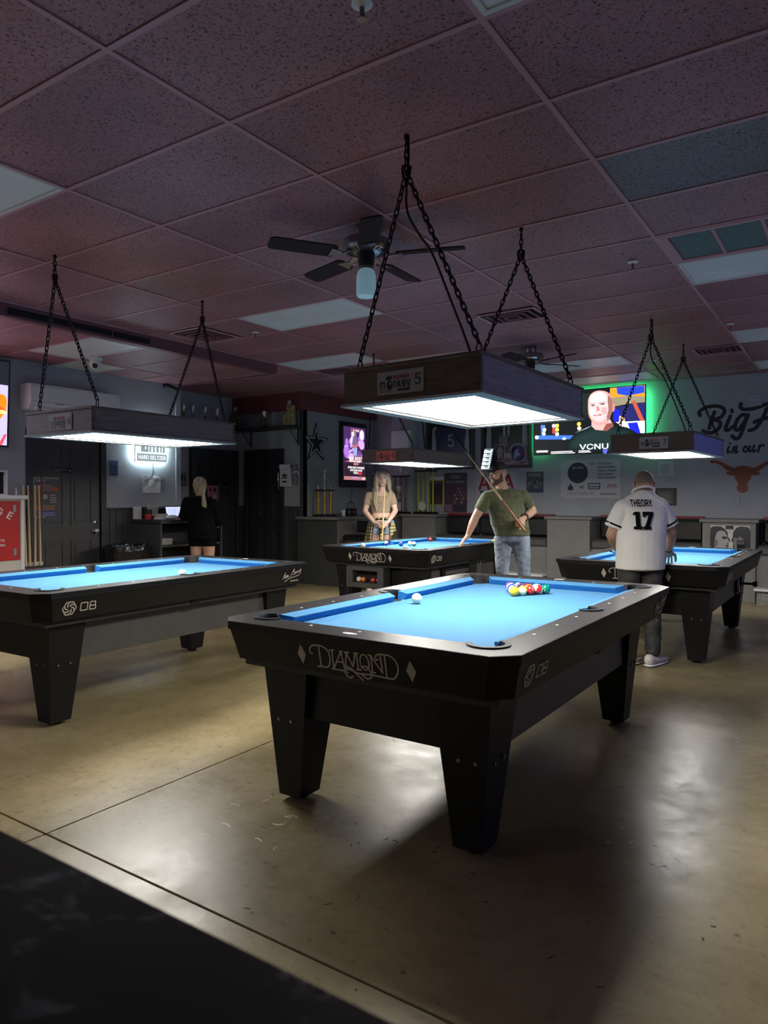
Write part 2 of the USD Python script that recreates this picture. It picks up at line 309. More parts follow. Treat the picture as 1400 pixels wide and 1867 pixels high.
# left wall with its door opening (y 2.88..3.78)
w = setting('wall_left')
DY0, DY1, DZ = 2.86, 3.74, 2.03
for y0, y1, z0, z1 in ((-6.6, DY0, 1.19, 3.2), (DY1, 4.97, 1.19, 3.2), (DY0, DY1, DZ, 3.2)):
    obj('painted_board', bx(XL - T_, XL, y0, y1, z0, z1), 'upper_wall', w)
for y0, y1 in ((-6.6, DY0), (DY1, 4.97)):
    obj('lower_board', bx(XL - T_, XL, y0, y1, 0, 1.19), 'wainscot', w)
n = 0
for y in np.arange(3.86, 4.97, 0.1):       # beadboard strips
    obj('bead_plank', bx(XL, XL + 0.012, y, min(y + 0.094, 4.97), 0.1, 1.17, 0.003), 'wainscot', w)
obj('chair_rail', bx(XL, XL + 0.022, 3.84, 4.97, 1.17, 1.20, 0.004), 'frame_dark', w)
obj('end_trim', bx(XL - T_, XL + 0.015, 4.90, 4.985, 1.2, 2.85, 0.003), 'upper_wall', w)
w = setting('wall_hall')
HX, WY = -6.4, 6.92
obj('painted_board', bx(HX - T_, HX, 4.85, WY, 1.19, 3.2), 'upper_wall', w); obj('lower_board', bx(HX - T_, HX, 4.85, WY, 0, 1.19), 'wainscot', w)
obj('return_board', bx(HX, XL - T_, 4.85, 4.97, 0, 3.2), 'dark_wall', w)
w = setting('wall_shelf')
A0, A1, AZ = -6.12, -5.39, 2.05            # door opening in the wall under the shelf
for x0, x1, z0, z1, m in ((HX, A0, 0, 1.19, 'wainscot'), (HX, A0, 1.19, 3.2, 'upper_wall'), (A1, -4.95, 1.19, 3.2, 'upper_wall'), (A1, -4.95, 0, 1.19, 'wainscot'), (A0, A1, AZ, 3.2, 'upper_wall')):
    obj('painted_board' if m == 'upper_wall' else 'lower_board', bx(x0, x1, WY, WY + T_, z0, z1), m, w)
for x in np.arange(-5.33, -4.96, 0.085):
    obj('bead_plank', bx(x, min(x + 0.08, -4.952), WY - 0.012, WY, 0.1, 1.17, 0.003), 'wainscot', w)
obj('corner_board', bx(-4.985, -4.945, WY - 0.01, WY + 0.02, 0, 2.72), 'dark_wall', w)
w = setting('wall_star'); obj('painted_board', bx(-5.07, -4.95, WY + 0.005, YF, 0, 3.2), 'dark_wall_b' if 'dark_wall_b' in M else 'upper_wall', w)
w = setting('ceiling_soffit'); obj('front_face', bx(HX, -4.88, 6.84, WY + 0.1, 2.70, 3.1), 'maroon_paint', w); obj('side_face', bx(-5.05, -4.88, WY + 0.1, YF, 2.70, 3.1), 'maroon_paint', w)
w = setting('ceiling_bulkhead')
obj('face_board', bx(-3.76, -3.68, -6.6, 4.95, LZ - 0.002, 3.2), 'bulkhead_paint', w)
obj('end_board', bx(-5.62, -3.76, 4.87, 4.95, LZ - 0.002, 3.2), 'bulkhead_paint', w)
for y0, y1 in ((1.62, 1.98), (2.02, 2.62), (2.64, 3.06)):
    obj('air_slot', bx(-3.682, -3.674, y0, y1, 2.872, 2.925), 'slot_black', w)
# the suspended ceiling: every tile in or near view is a piece, the tees between them too
ce = setting('ceiling')
TX, TY = 1.2192, 0.6096
def tile(x0, x1, y0, y1, z, m): obj('ceiling_tile', bx(x0 + .011, x1 - .011, y0 + .011, y1 - .011, z + .004, z + .018, 0.004), m, ce)
lights_c = {(-2, 0), (1, 0), (1, 6), (-2, 5), (-3, 8), (-2, 9), (-1, 10), (1, 10), (-1, 12), (1, 13)}
lights_c = {(-2, 0), (1, 0), (1, 6), (-2, 5), (-3, 8), (-2, 9), (-1, 11), (1, 10), (-1, 13), (1, 13)}
other_c = {(1, 5)}
for i in range(-6, 3):
    for j in range(-1, 15):
        if i < -3 and j < 8: continue
        if (i, j) in lights_c or (i, j) in other_c: continue
        x0, x1, y0, y1 = TX * i, TX * (i + 1), TY * j, TY * (j + 1)
        x0 = max(x0, -6.4)
        if i < -3: y0 = max(y0, 4.95)
        y1 = min(y1, YF)
        if x1 - x0 < .1 or y1 - y0 < .08: continue
        m = 'ceiling_tile_dark' if (i, j) == (1, 3) else rng.choice(['ceiling_tile_a', 'ceiling_tile_a', 'ceiling_tile_b', 'ceiling_tile_c'])
        tile(x0, x1, y0, y1, CZ, m)
for i in range(-2, 4):
    obj('main_tee', bx(TX * i - .012, TX * i + .012, -0.62, YF, CZ - .003, CZ + .02), 'tee_paint', ce)
obj('main_tee', bx(TX * -3 - .022, TX * -3 + .012, -0.62, YF, CZ - .003, CZ + .02), 'tee_paint', ce)
for j in range(-1, 15):
    for i in range(-3, 3):
        obj('cross_tee', bx(TX * i + .012, TX * (i + 1) - .012, TY * j - .012, TY * j + .012, CZ - .002, CZ + .02), 'tee_paint', ce)
    if j >= 9: obj('cross_tee', bx(-6.4, -3.67, TY * j - .012, TY * j + .012, CZ - .002, CZ + .02), 'tee_paint', ce)
obj('hidden_deck', [bx(-7.4, 6.2, -6.7, 9.1, CZ + .06, CZ + .16), bx(3.6576, 6.2, -6.7, 9.1, CZ, CZ + .05), bx(-3.7, 3.7, -6.7, -0.62, CZ, CZ + .05)], 'ceiling_tile_b', ce)
cl = setting('ceiling_low')
ys = [1.25, 1.86, 2.47, 3.08, 3.69, 4.30, 4.87]; xs = [-5.5, -4.9, -3.76]
for a in range(2):
    for b in range(6):
        if (a, b) in ((1, 2), (0, 3)): continue
        obj('ceiling_tile', bx(xs[a] + .011, xs[a + 1] - .011, ys[b] + .011, ys[b + 1] - .011, LZ + .004, LZ + .018, .004), rng.choice(['ceiling_tile_a', 'ceiling_tile_b', 'ceiling_tile_c']), cl)
for b in range(7): obj('cross_tee', bx(-5.5, -3.76, ys[b] - .012, ys[b] + .012, LZ - .002, LZ + .02), 'tee_paint', cl)
obj('main_tee', bx(-4.912, -4.888, -6.6, 4.87, LZ - .003, LZ + .02), 'tee_paint', cl)
obj('hidden_deck', [bx(-5.5, -3.76, -6.6, 1.25, LZ + .001, LZ + .05), bx(-5.5, -3.76, -6.6, 4.9, LZ + .05, LZ + .08)], 'ceiling_tile_b', cl)

def troffer(x0, x1, y0, y1, z, label):
    t = thing('ceiling_light', label, 'ceiling light', ((x0 + x1) / 2, (y0 + y1) / 2, z), group=None)
    a, b = (x1 - x0) / 2 - .012, (y1 - y0) / 2 - .012; f = .024
    obj('diffuser', bx(-a + f, a - f, -b + f, b - f, .002, .008), 'diffuser_off', t)
    obj('light_frame', [bx(-a, a, -b, -b + f, -.006, .012, .003), bx(-a, a, b - f, b, -.006, .012, .003), bx(-a, -a + f, -b + f, b - f, -.006, .012, .003), bx(a - f, a, -b + f, b - f, -.006, .012, .003)], 'troffer_frame', t)
    obj('housing', bx(-a, a, -b, b, .013, .05), 'troffer_frame', t)
LB = {(-2, 0): 'unlit recessed ceiling panel cut by the left edge of the photo', (1, 0): 'unlit recessed ceiling panel at the very top of the photo', (1, 6): 'unlit recessed ceiling panel behind the return-air grille at right',
      (-2, 5): 'unlit recessed ceiling panel under the glass-jar ceiling fan', (-3, 8): 'unlit recessed ceiling panel half behind a square air diffuser at centre', (-2, 9): 'unlit recessed ceiling panel just above the largest hanging pool table light',
      (-1, 11): 'unlit recessed ceiling panel behind the far small ceiling fan', (1, 10): 'unlit recessed ceiling panel at the right edge near a sprinkler', (-1, 13): 'unlit recessed ceiling panel just above the wall television', (1, 13): 'small unlit ceiling panel at the right edge over the mural wall'}
for (i, j), lb in LB.items(): troffer(TX * i, TX * (i + 1), TY * j, min(TY * (j + 1), YF - .02), CZ, lb)
troffer(-4.9, -3.76, 2.47, 3.08, LZ, 'bright unlit panel in the lower ceiling left of the dark bulkhead')
troffer(-5.49, -4.9, 3.08, 3.69, LZ, 'narrow unlit panel in the lower ceiling beside the dome camera')
t = thing('ceiling_light', 'added unseen lit panel for fill light in the lower left ceiling', 'ceiling light', (-4.33, .32, LZ)); obj('lit_diffuser', bx(-.55, .55, -.28, .28, -.004, .0), 'lit_panel', t); obj('light_frame', [bx(-.58, .58, -.3, -.281, -.008, .0), bx(-.58, .58, .281, .3, -.008, .0), bx(-.58, -.551, -.281, .281, -.008, 0), bx(.551, .58, -.281, .281, -.008, 0)], 'troffer_frame', t)  # added out of view to brighten the left wall and low ceiling
# return-air grille, square diffusers
t = thing('return_grille', 'dark return-air ceiling grille with four teal filter bays at right', 'air vent', (TX * 1.5, TY * 5.5, CZ))
obj('backing', bx(-.58, .58, -.28, .28, .012, .03), 'slot_black', t)
for k in range(4): obj('filter_bay', bx(-.54 + .27 * k, -.54 + .27 * k + .245, -.245, .245, .004, .012), 'teal_filter', t)
obj('grille_frame', [bx(-.6, .6, -.295, -.25, -.006, .014, .003), bx(-.6, .6, .25, .295, -.006, .014, .003), bx(-.6, -.545, -.25, .25, -.006, .014, .003), bx(.545, .6, -.25, .25, -.006, .014, .003)] , 'tee_paint', t)
for k in range(3): obj('grille_bar', bx(-.54 + .27 * k + .247, -.54 + .27 * k + .268, -.25, .25, -.004, .012, .002), 'tee_paint', t)
def diffuser(x, y, sx, sy, label, z=CZ):
    t = thing('air_diffuser', label, 'air vent', (x, y, z))
    obj('throat', bx(-sx * .45, sx * .45, -sy * .45, sy * .45, -.002, .002), 'slot_black', t)
    for k in range(4):
        a, b = sx / 2 * (1 - .24 * k), sy / 2 * (1 - .24 * k); w_ = .035 * min(sx, sy) / .5
        P = [sbox(-a, -b, a, b).difference(sbox(-a + w_, -b + w_, a - w_, b - w_))]
        obj('louver_ring', ext(P[0], -.012 - .004 * k, -.006 - .004 * k), 'bulkhead_paint' if k else 'tee_paint', t)
diffuser(-3.2, 3.35, .5, .55, 'square louvered ceiling diffuser just above the dark left bulkhead edge')
diffuser(-3.3, 5.72, .56, .5, 'square louvered ceiling diffuser left of the largest hanging light')
diffuser(-.3, 4.36, .56, .4, 'square louvered ceiling diffuser between the middle hanging chains')
diffuser(1.0, 6.95, .5, .42, 'square louvered ceiling diffuser over the right-hand hanging light')
# sprinklers
for k, (x, y, lb) in enumerate([(.923, .316, 'white sprinkler head at the top centre of the ceiling'), (.985, 3.45, 'white sprinkler head beside the return-air grille'), (-2.678, 3.541, 'white sprinkler head left of the unlit panel under the fan'), (1.28, 5.75, 'white sprinkler head at the right edge of the ceiling'), (.25, 7.2, 'small white sprinkler head above the mural wall corner')]):
    t = thing('sprinkler', lb, 'sprinkler', (x, y, CZ - .001))
    obj('escutcheon', lathe([(0, -.001), (.036, -.001), (.036, -.006), (.014, -.014), (0, -.014)], 20), 'white_plastic', t, smooth=30)
    obj('sprinkler_head', lathe([(0, -.012), (.009, -.014), (.009, -.04), (.005, -.042), (.005, -.05), (.018, -.052), (.018, -.056), (0, -.056)], 16), 'brushed_steel', t, smooth=30)

# ------------------------------------------------------------------ pool tables
SP, DD = 0.2448, 0.094
HW, HL, CH = 0.685, 1.183, 0.078
def octagon(hw, hl, c): return Polygon([(-hw + c, -hl), (hw - c, -hl), (hw, -hl + c), (hw, hl - c), (hw - c, hl), (-hw + c, hl), (-hw, hl - c), (-hw, -hl + c)])
BED, RT = 0.752, 0.800
pk_corner = [(sx * (2 * SP + .034), sy * (4 * SP + .034)) for sx in (-1, 1) for sy in (-1, 1)]
pk_side = [(sx * (2 * SP + .062), 0) for sx in (-1, 1)]
holes = unary_union([Point(p).buffer(.066, quad_segs=10) for p in pk_corner] + [Point(p).buffer(.060, quad_segs=10) for p in pk_side])
def diamond_logo():
    k = .51 / 1165 
    def R(P): return [((x - 672) * k, (-(y - .156 * (x - 90) - 218)) * k) for x, y in P]
    S = [R(curve(p, 6)) for p in ([(215, 215), (197, 205), (193, 178), (210, 150), (240, 138), (300, 140), (345, 152), (390, 182), (412, 228), (412, 280), (398, 325), (372, 350), (335, 348), (262, 340)], [(735, 420), (790, 462), (830, 458), (848, 425), (832, 390)],
         [(640, 440), (610, 455), (575, 430), (555, 390), (568, 358), (600, 352), (640, 372), (690, 425), (748, 478)], [(590, 410), (577, 390), (595, 370), (640, 385), (700, 412), (800, 425), (850, 430), (1040, 465), (1080, 458), (1115, 420), (1130, 360), (1110, 300), (1060, 258), (1000, 245), (945, 240), (915, 258), (913, 288), (935, 290)], [(748, 357), (780, 350), (812, 358), (832, 384)])]
    S += [R(p) for p in ([(305, 150), (298, 343)], [(420, 190), (470, 190)], [(450, 190), (440, 365)], [(422, 365), (540, 386)], [(440, 365), (550, 205)], [(535, 203), (562, 206)], [(550, 205), (562, 360)], [(495, 300), (556, 308)], [(590, 212), (634, 216)], [(606, 215), (578, 340)], [(606, 215), (660, 350)], [(660, 350), (700, 226)], [(690, 222), (730, 228)],
         [(715, 228), (715, 380)], [(690, 375), (740, 382)], [(838, 245), (870, 250)], [(865, 250), (862, 405)], [(845, 402), (890, 410)], [(865, 250), (965, 412)], [(965, 245), (965, 412)], [(1008, 250), (1003, 455)])]
    o = affinity.translate(affinity.scale(Point(0, 0).buffer(1, quad_segs=10), 52 * k, 78 * k), (790 - 672) * k, -(310 - .156 * 700 - 218) * k)
    return unary_union([stroke(S, 7.5 * k), o.difference(affinity.scale(o, .72, .82))])
def lozenge(x): return Polygon([(x - .021, 0), (x, .042), (x + .021, 0), (x, -.042)])
def ob_logo():
    hexa = Polygon([(.046 * math.cos(a), .046 * math.sin(a)) for a in np.arange(6) * PI / 3]); out = [hexa.difference(affinity.scale(hexa, .86, .86))]
    for k in range(6):
        P = curve([(.042 * math.cos(a), .042 * math.sin(a)) if i == 0 else (r * math.cos(a), r * math.sin(a)) for i, (r, a) in enumerate([(.042, k * PI / 3), (.036, k * PI / 3 + .55), (.024, k * PI / 3 + 1.1), (.014, k * PI / 3 + 1.5)])], 5)
        out.append(LineString(P).buffer(.0038))
    def rr(x0, x1, y0, y1): p = sbox(x0, y0, x1, y1).buffer(-.008).buffer(.008); return p.difference(p.buffer(-.0065))
    out += [rr(.068, .118, -.026, .026), rr(.127, .172, -.0265, .003), rr(.127, .168, -.003, .0265)]
    return unary_union(out)
def signature():
    L = [[(0, .0), (.012, .035), (.02, .05), (.018, .02), (.024, .006), (.034, .03), (.036, .008), (.048, .03), (.052, .01), (.06, .028), (.066, .01)], [(.09, .012), (.104, .05), (.118, .075), (.124, .06), (.116, .05), (.135, .046), (.13, .03), (.112, .03)], [(.135, .03), (.142, .05), (.148, .035), (.156, .052), (.162, .04), (.17, .056), (.178, .044), (.188, .062), (.194, .05), (.205, .068), (.2, .03)], [(.03, -.02), (.08, .0), (.14, .01), (.19, .02), (.206, .045)]]
    s = stroke([curve(l, 4) for l in L], .0032)
    return unary_union([s, unary_union([sbox(.10 + .012 * i, -.028, .109 + .012 * i, -.018) for i in range(8)])])
LOGO, OB, SIG = diamond_logo(), ob_logo(), signature()
def pool_table(label, coin=False, dx=0.0, loc=(0, 0, 0), rot=0, group='black pool tables with blue cloth'):
    t = thing('pool_table', label, 'pool table', loc, rot, group)
    # rail frame and its apron
    inner = sbox(-2 * SP - .05, -4 * SP - .05, 2 * SP + .05, 4 * SP + .05)
    rp = octagon(HW, HL, CH).difference(inner).difference(holes)
    obj('rail_top', [ext(rp, .766, RT)], 'rail_laminate', t)
    lip = octagon(HW + .003, HL + .003, CH + .001).difference(octagon(HW - .0005, HL - .0005, CH))
    obj('rail_edge', ext(lip, RT - .034, RT - .001), 'black_laminate', t)
    o1, o2 = list(octagon(HW - .004, HL - .004, CH).exterior.coords)[:8], list(octagon(HW - .036, HL - .036, CH - .006).exterior.coords)[:8]
    nm = ['end_apron', 'corner_casting', 'side_apron', 'corner_casting', 'end_apron', 'corner_casting', 'side_apron', 'corner_casting']
    for k in range(8):
        a, b = np.array(o1[k]), np.array(o1[(k + 1) % 8]); c, d = np.array(o2[k]), np.array(o2[(k + 1) % 8])
        e = (b - a) / np.linalg.norm(b - a) * .0012; nn = np.array([-e[1], e[0]]) / .0012 * .03
        P = [(*(a + e), .766), (*(b - e), .766), (*(c + e), .638), (*(d - e), .638)]; P += [(x + nn[0], y + nn[1], z) for x, y, z in P]
        obj(nm[k], hullp(P), 'black_laminate', t)
    # bed, cushions
    obj('bed_cloth', bx(-2 * SP - .05, 2 * SP + .05, -4 * SP - .05, 4 * SP + .05, BED - .03, BED) if not coin else bx(-2 * SP - .05, 2 * SP + .05, -4 * SP - .05, 4 * SP + .05, BED - .03, BED), 'cloth', t)
    def cushion(a, b, n, c0, c1):                 # nose line a..b (2D), n = outward, c0/c1 cut back at each end
        a, b, n = np.array(a), np.array(b), np.array(n); d = (b - a) / np.linalg.norm(b - a); P = []
        for p, cut, s in ((a, c0, 1), (b, c1, -1)):
            for off, z in ((0.0, .7855), (.003, .777), (.018, BED), (.05, BED), (.05, RT - .0015)):
                q = p + n * off - d * s * cut * off / .05 * 1.0; P.append((q[0], q[1], z))
        obj('cushion', hullp(P), 'cushion_cloth', t)
        P2 = []
        for p, cut, s in ((a, c0, 1), (b, c1, -1)):
            for off, z in ((-.0006, .7862), (.05, RT - .0005), (-.0006, .7835), (.05, .796)):
                q = p + n * off - d * s * cut * off / .05; P2.append((q[0], q[1], z))
        obj('cushion_top', hullp(P2), 'cloth', t)
    g1, g2 = .085, .062
    for s in (-1, 1):
        cushion((s * 2 * SP, -4 * SP + g1), (s * 2 * SP, -g2), (s, 0), .042, .018); cushion((s * 2 * SP, g2), (s * 2 * SP, 4 * SP - g1), (s, 0), .018, .042)
        cushion((-2 * SP + g1, s * 4 * SP), (2 * SP - g1, s * 4 * SP), (0, s), .042, .042)
    # pockets
    for (px, py), side in [(p, 0) for p in pk_corner] + [(p, 1) for p in pk_side]:
        r = .060 if side else .066; ring = Point(px, py).buffer(r + .015, quad_segs=12).difference(Point(px, py).buffer(r - .006, quad_segs=12))
        cut = sbox(-2 * SP - .05, -4 * SP - .05, 2 * SP + .05, 4 * SP + .05)
        ring = ring.difference(cut); tail = []
        obj('pocket_trim', ext(ring, RT - .004, RT + .006), 'pocket_trim', t)
        shell = Point(px, py).buffer(r + .004, quad_segs=10).difference(Point(px, py).buffer(r - .006, quad_segs=10)); well = shell.difference(sbox(-2 * SP - .046, -4 * SP - .046, 2 * SP + .046, 4 * SP + .046))
        obj('pocket_liner', [ext(well, .60, RT - .003), ext(shell, .60, BED - .001), ext(Point(px, py).buffer(r - .004, quad_segs=8), BED + .0004, BED + .0012), ext(Point(px, py).buffer(r - .004), .60, .61)], 'black_rubber', t)
    # sights
    q = [(2 * SP + DD, i * SP) for i in (-3, -2, -1, 1, 2, 3)] + [(-2 * SP - DD, i * SP) for i in (-3, -2, -1, 1, 2, 3)] + [(i * SP, s * (4 * SP + DD)) for i in (-1, 0, 1) for s in (-1, 1)]
    for x, y in q:
        d = Polygon([(x - .0085, y), (x, y + .0085), (x + .0085, y), (x, y - .0085)]); obj('sight', ext(d, RT, RT + .0006), 'sight_pearl', t)
    obj('oval_badge', ext(ell(-.01, -4 * SP - .145, .034, .013), RT, RT + .001), 'sight_pearl', t); obj('oval_badge', ext(ell(.01, 4 * SP + .145, .034, .013), RT, RT + .001), 'sight_pearl', t)
    # cabinet
    [obj('cabinet_end', bx(-.464, .464, s_ * .95, s_ * .985, .378, .638, .002), 'black_laminate', t) for s_ in (-1, 1)]
    obj('side_panel', bx(-.497, -.465, -.96, .96, .372, .638, .002), 'cabinet_grey', t); obj('side_panel', bx(.465, .497, -.96, .96, .372, .638, .002), 'cabinet_grey', t)
    obj('slate_frame', bx(-.60, .60, -1.09, 1.09, .60, .72), 'black_rubber', t)
    # legs
    for sx in (-1, 1):
        for sy in (-1, 1):
            P = [(sx * x, sy * y, z) for z, X, Y in ((.637, (.30, .548), (.79, 1.035)), (.022, (.372, .492), (.862, .992))) for x in X for y in Y]
            obj('leg', hullp(P), 'black_laminate', t)
            for y_, in ((.90,), (.975,)):
                obj('bolt', rod((sx * .518, sy * (y_ - .01), .36), (sx * .5315, sy * (y_ - .01), .36), .007, 10), 'bolt_steel', t)
            for x_ in (.405, .475): obj('bolt', rod((sx * x_, sy * 1.0, .36), (sx * x_, sy * 1.0185, .36), .007, 10), 'bolt_steel', t)
            obj('foot_leveler', lathe([(0, 0), (.035, 0), (.035, .008), (.012, .014), (.012, .03), (0, .03)], 14, (sx * .432, sy * .927, 0)), 'dark_metal', t)
            obj('seam', bx(sx * .39, sx * .525, sy * 1.006, sy * 1.0115, .388, .390), 'slot_black', t)
    # lettering on the aprons (they lean inward towards the floor)
    lean = .032 / .128
    for s in (-1, 1):
        V = np.array([0, s * lean, 1]); V /= np.linalg.norm(V)
        O = (dx if s < 0 else -dx, s * (HL - .0195 + .0005), .703)
        U = (1, 0, 0) if s < 0 else (-1, 0, 0)
        obj('maker_lettering', moved(ext(LOGO, 0, .0012), frame(O, U, V)), 'logo_ivory', t)
        for x in (-.255, .255): obj('lozenge_inlay', moved(ext(lozenge(x), 0, .0012), frame(O, U, V)), 'logo_ivory', t)
        V = np.array([s * lean, 0, 1]); V /= np.linalg.norm(V); U = (0, s, 0)
        obj('side_emblem', moved(ext(OB, 0, .0012), frame((s * (HW - .0195 + .0008), -s * .985, .703), U, V)), 'logo_ivory', t)
        obj('script_signature', moved(ext(SIG, 0, .0012), frame((s * (HW - .0195 + .0008), s * .84, .690), U, V)), 'logo_ivory', t)
    if coin:
        y0 = -1.0
        obj('ball_box', [bx(-.33, .15, -1.135, -.98, .55, .60, .006), bx(-.33, .15, -1.135, -.98, .37, .425, .006), bx(-.33, -.245, -1.135, -.98, .42, .56, .006), bx(.07, .15, -1.135, -.98, .42, .56, .006), bx(-.33, .15, -1.0, -.98, .37, .6)], 'cabinet_grey', t)
        obj('ball_window_backing', bx(-.25, .075, -1.02, -.995, .42, .56), 'slot_black', t)
        obj('kick_rail', tube([(-.33, -1.1, .36), (-.33, -1.12, .26), (-.05, -1.12, .26), (.0, -1.1, .35)], .007, 6), 'dark_metal', t)
        obj('side_tray', [bx(.497, .53, -.55, .1, .44, .56, .006)], 'black_laminate', t); obj('tray_lip', bx(.53, .542, -.5, .06, .485, .53, .004), 'cabinet_grey', t)
        obj('coin_plate', bx(.497, .505, .32, .44, .43, .6, .003), 'bolt_steel', t); obj('lock', rod((.5, .38, .56), (.525, .38, .56), .014), 'chrome', t)
    return t
t1 = pool_table('black pool table nearest the camera with a racked triangle of balls on blue cloth', dx=.038, loc=(.696, 1.695, 0))
t6 = pool_table('black pool table cut by the left edge under the hanging light numbered 6', loc=(-2.045, 1.655, 0), rot=1.6)
t7 = copy(t6, 'pool_table', 'black pool table at right behind the man in the white jersey', (.80, 5.475, 0), 0)
copy(t6, 'pool_table', 'added unseen black pool table for bounce light, behind the camera at left', (-3.0, -4.0, 0))  # added out of view so its lit cloth bounces light upward
t8 = pool_table('far black pool table with a ball-return window in its end, under the light numbered 8', True, loc=(-1.945, 5.63, 0))
# coin mechanism seen past the right-hand table
t = thing('coin_mechanism', 'black coin lever with hanging padlock on the far right side of the jersey man\'s table', 'coin mechanism', (1.30, 6.2, .46))
obj('mount_plate', bx(0, .02, -.10, .10, -.08, .12, .004), 'dark_metal', t); obj('lever', rod((.02, .04, .02), (.16, .04, .02), .012), 'dark_metal', t); obj('lever_tip', bx(.14, .18, .02, .06, -.005, .045, .006), 'dark_metal', t)
obj('padlock', [bx(.02, .04, -.1, -.06, -.06, 0, .004), tube([(.03, -.095, 0), (.03, -.095, .06), (.03, -.08, .08), (.03, -.065, .06), (.03, -.065, 0)], .004, 6)], 'brushed_steel', t)

# ------------------------------------------------------------------ balls
BC = {1: (.80, .50, .02), 2: (.02, .05, .36), 3: (.55, .02, .02), 4: (.10, .03, .30), 5: (.75, .16, .02), 6: (.0, .19, .11), 7: (.27, .015, .02), 8: (.012, .012, .012)}
CREAM = (.80, .76, .60)
def ball(n, x, y, tilt, label, cat='billiard ball', z=BED + .0291, group=None):
    R = .02858; t = thing('cue_ball' if n == 0 else 'billiard_ball', label, cat, (x, y, z), group=group)
    s = trimesh.creation.icosphere(4, R); v = s.vertices / R
    r_ = np.random.RandomState(n * 7 + int(abs(x) * 100)); ax = np.array(tilt, float); ax /= np.linalg.norm(ax)
    if n == 0: c = np.tile(CREAM, (len(v), 1))
    else:
        c = np.tile(BC[n if n < 9 else n - 8], (len(v), 1)).astype(float)
        d = v @ ax
        if n > 8: c[np.abs(d) > .52] = CREAM
    obj('body', s, 'ball_resin', t, smooth=True, col=c)
    if n:                                         # number spots, facing +-p
        p = np.cross(ax, (0.3, -1, .2)) if n > 8 else ax; p /= np.linalg.norm(p)
        for sg in (1, -1):
            q = p * sg; u = np.cross((0, 0, 1), q); u = u / np.linalg.norm(u) if np.linalg.norm(u) > .1 else np.array([1., 0, 0]); w_ = np.cross(q, u)
            P = Pic(.0003); P.add(Point(0, 0).buffer(.0085), CREAM); P.text(str(n), 0, -.0042, .0085, BLACK)
            m = join(P.m); pv = m.vertices.copy(); dist = R + .0001 + pv[:, 2] - (pv[:, 0] ** 2 + pv[:, 1] ** 2) / (2 * R)
            m.vertices = pv[:, :1] * u + pv[:, 1:2] * w_ + dist[:, None] * q
            obj('number_spot', m, 'gloss_print', t, col=np.vstack(P.c))
ball(0, .331, 1.655, (0, 0, 1), 'cream cue ball on the nearest table by its left side pocket')
NAME = {1: 'yellow', 2: 'blue', 3: 'red', 4: 'purple', 5: 'orange', 6: 'green', 7: 'maroon', 8: 'black'}
rack = [[1], [10, 9], [2, 8, 3], [14, 4, 5, 11], [12, 15, 7, 13, 6]]
for r_, row in enumerate(rack):
    for c_, n in enumerate(row):
        x, y = .645 + (c_ - r_ / 2) * .0573, 2.235 + r_ * .0573 * .866
        nm_ = (NAME[n] + ' solid' if n < 9 else NAME[n - 8] + ' striped')
        wh = ['at the tip of the rack nearest the camera', 'in the second row of the rack', 'in the middle row of the rack', 'in the fourth row of the rack', 'in the back row of the rack'][r_]
        ball(n, x, y, (rng.uniform(-1, 1), rng.uniform(-1, -.2), rng.uniform(-.3, 1)), f'{nm_} ball {wh} on the nearest table', group='racked billiard balls')
ball(0, -1.72, 1.80, (0, 0, 1), 'cream cue ball on the left table near its side pocket')
for n, x, y, lb in [(9, -2.40, 4.985, 'yellow striped ball at the near left corner of the far table'), (10, -2.40, 5.47, 'blue striped ball in line with the woman\'s cue on the far table'), (2, -2.20, 5.48, 'dark blue ball left of the clustered balls on the far table'), (0, -2.15, 5.60, 'cream cue ball in the middle of the far table'), (14, -2.07, 5.56, 'green striped ball touching the cue ball of the far table'), (7, -2.395, 6.50, 'red ball by the far left corner pocket of the far table'), (1, -1.505, 6.56, 'yellow ball near the far right of the far table, behind the man\'s hand'), (13, -1.76, 4.88, 'tan striped ball near the front rail of the far table')]:
    ball(n, x, y, (rng.uniform(-1, 1), -.7, rng.uniform(0, 1)), lb)
for n, dx, lb in [(9, -.27, 'striped ball, leftmost in the ball-return window of the far table'), (5, -.21, 'orange ball in the ball-return window of the far table'), (3, -.085, 'red ball in the ball-return window of the far table'), (8, -.03, 'dark ball, rightmost in the ball-return window of the far table')]:
    ball(n, -1.945 + dx + .07, 5.63 - 1.075, (0.4, -.8, .3), lb, z=.425 + .0286)
# ------------------------------------------------------------------ hanging pool-table lights
_link = None
def link_mesh():
    a = np.linspace(0, 2 * PI, 13)[:-1]; P = np.stack([.0072 * np.cos(a), np.where(np.sin(a) >= 0, 1, -1) * .0085 + .0072 * np.sin(a), 0 * a], 1)
    P = np.vstack([P, P[:1]]); v = tube(P, .0030, 5, caps=False); return v
LINK = link_mesh(); LINK.apply_scale(1.35)
def chain_links(A, B, parent, pitch=.0325):
    ch = UsdGeom.Xform.Define(stage, parent + '/' + numbered(parent, 'chain')); parent = str(ch.GetPath())
    A, B = np.array(A, float), np.array(B, float); d = B - A; L = np.linalg.norm(d); d /= L; n = max(1, int(round(L / pitch)))
    a = np.cross(d, (0, 1, .2)); a /= np.linalg.norm(a); b = np.cross(a, d)
    for i in range(n):
        c = A + d * L * (i + .5) / n; u = a if i % 2 else b; w_ = np.cross(u, d)
        T = np.eye(4); T[:3, 0] = u; T[:3, 1] = d * (L / n / pitch); T[:3, 2] = w_; T[:3, 3] = c
        obj('chain_link', moved(LINK, T), 'chain_black', parent)
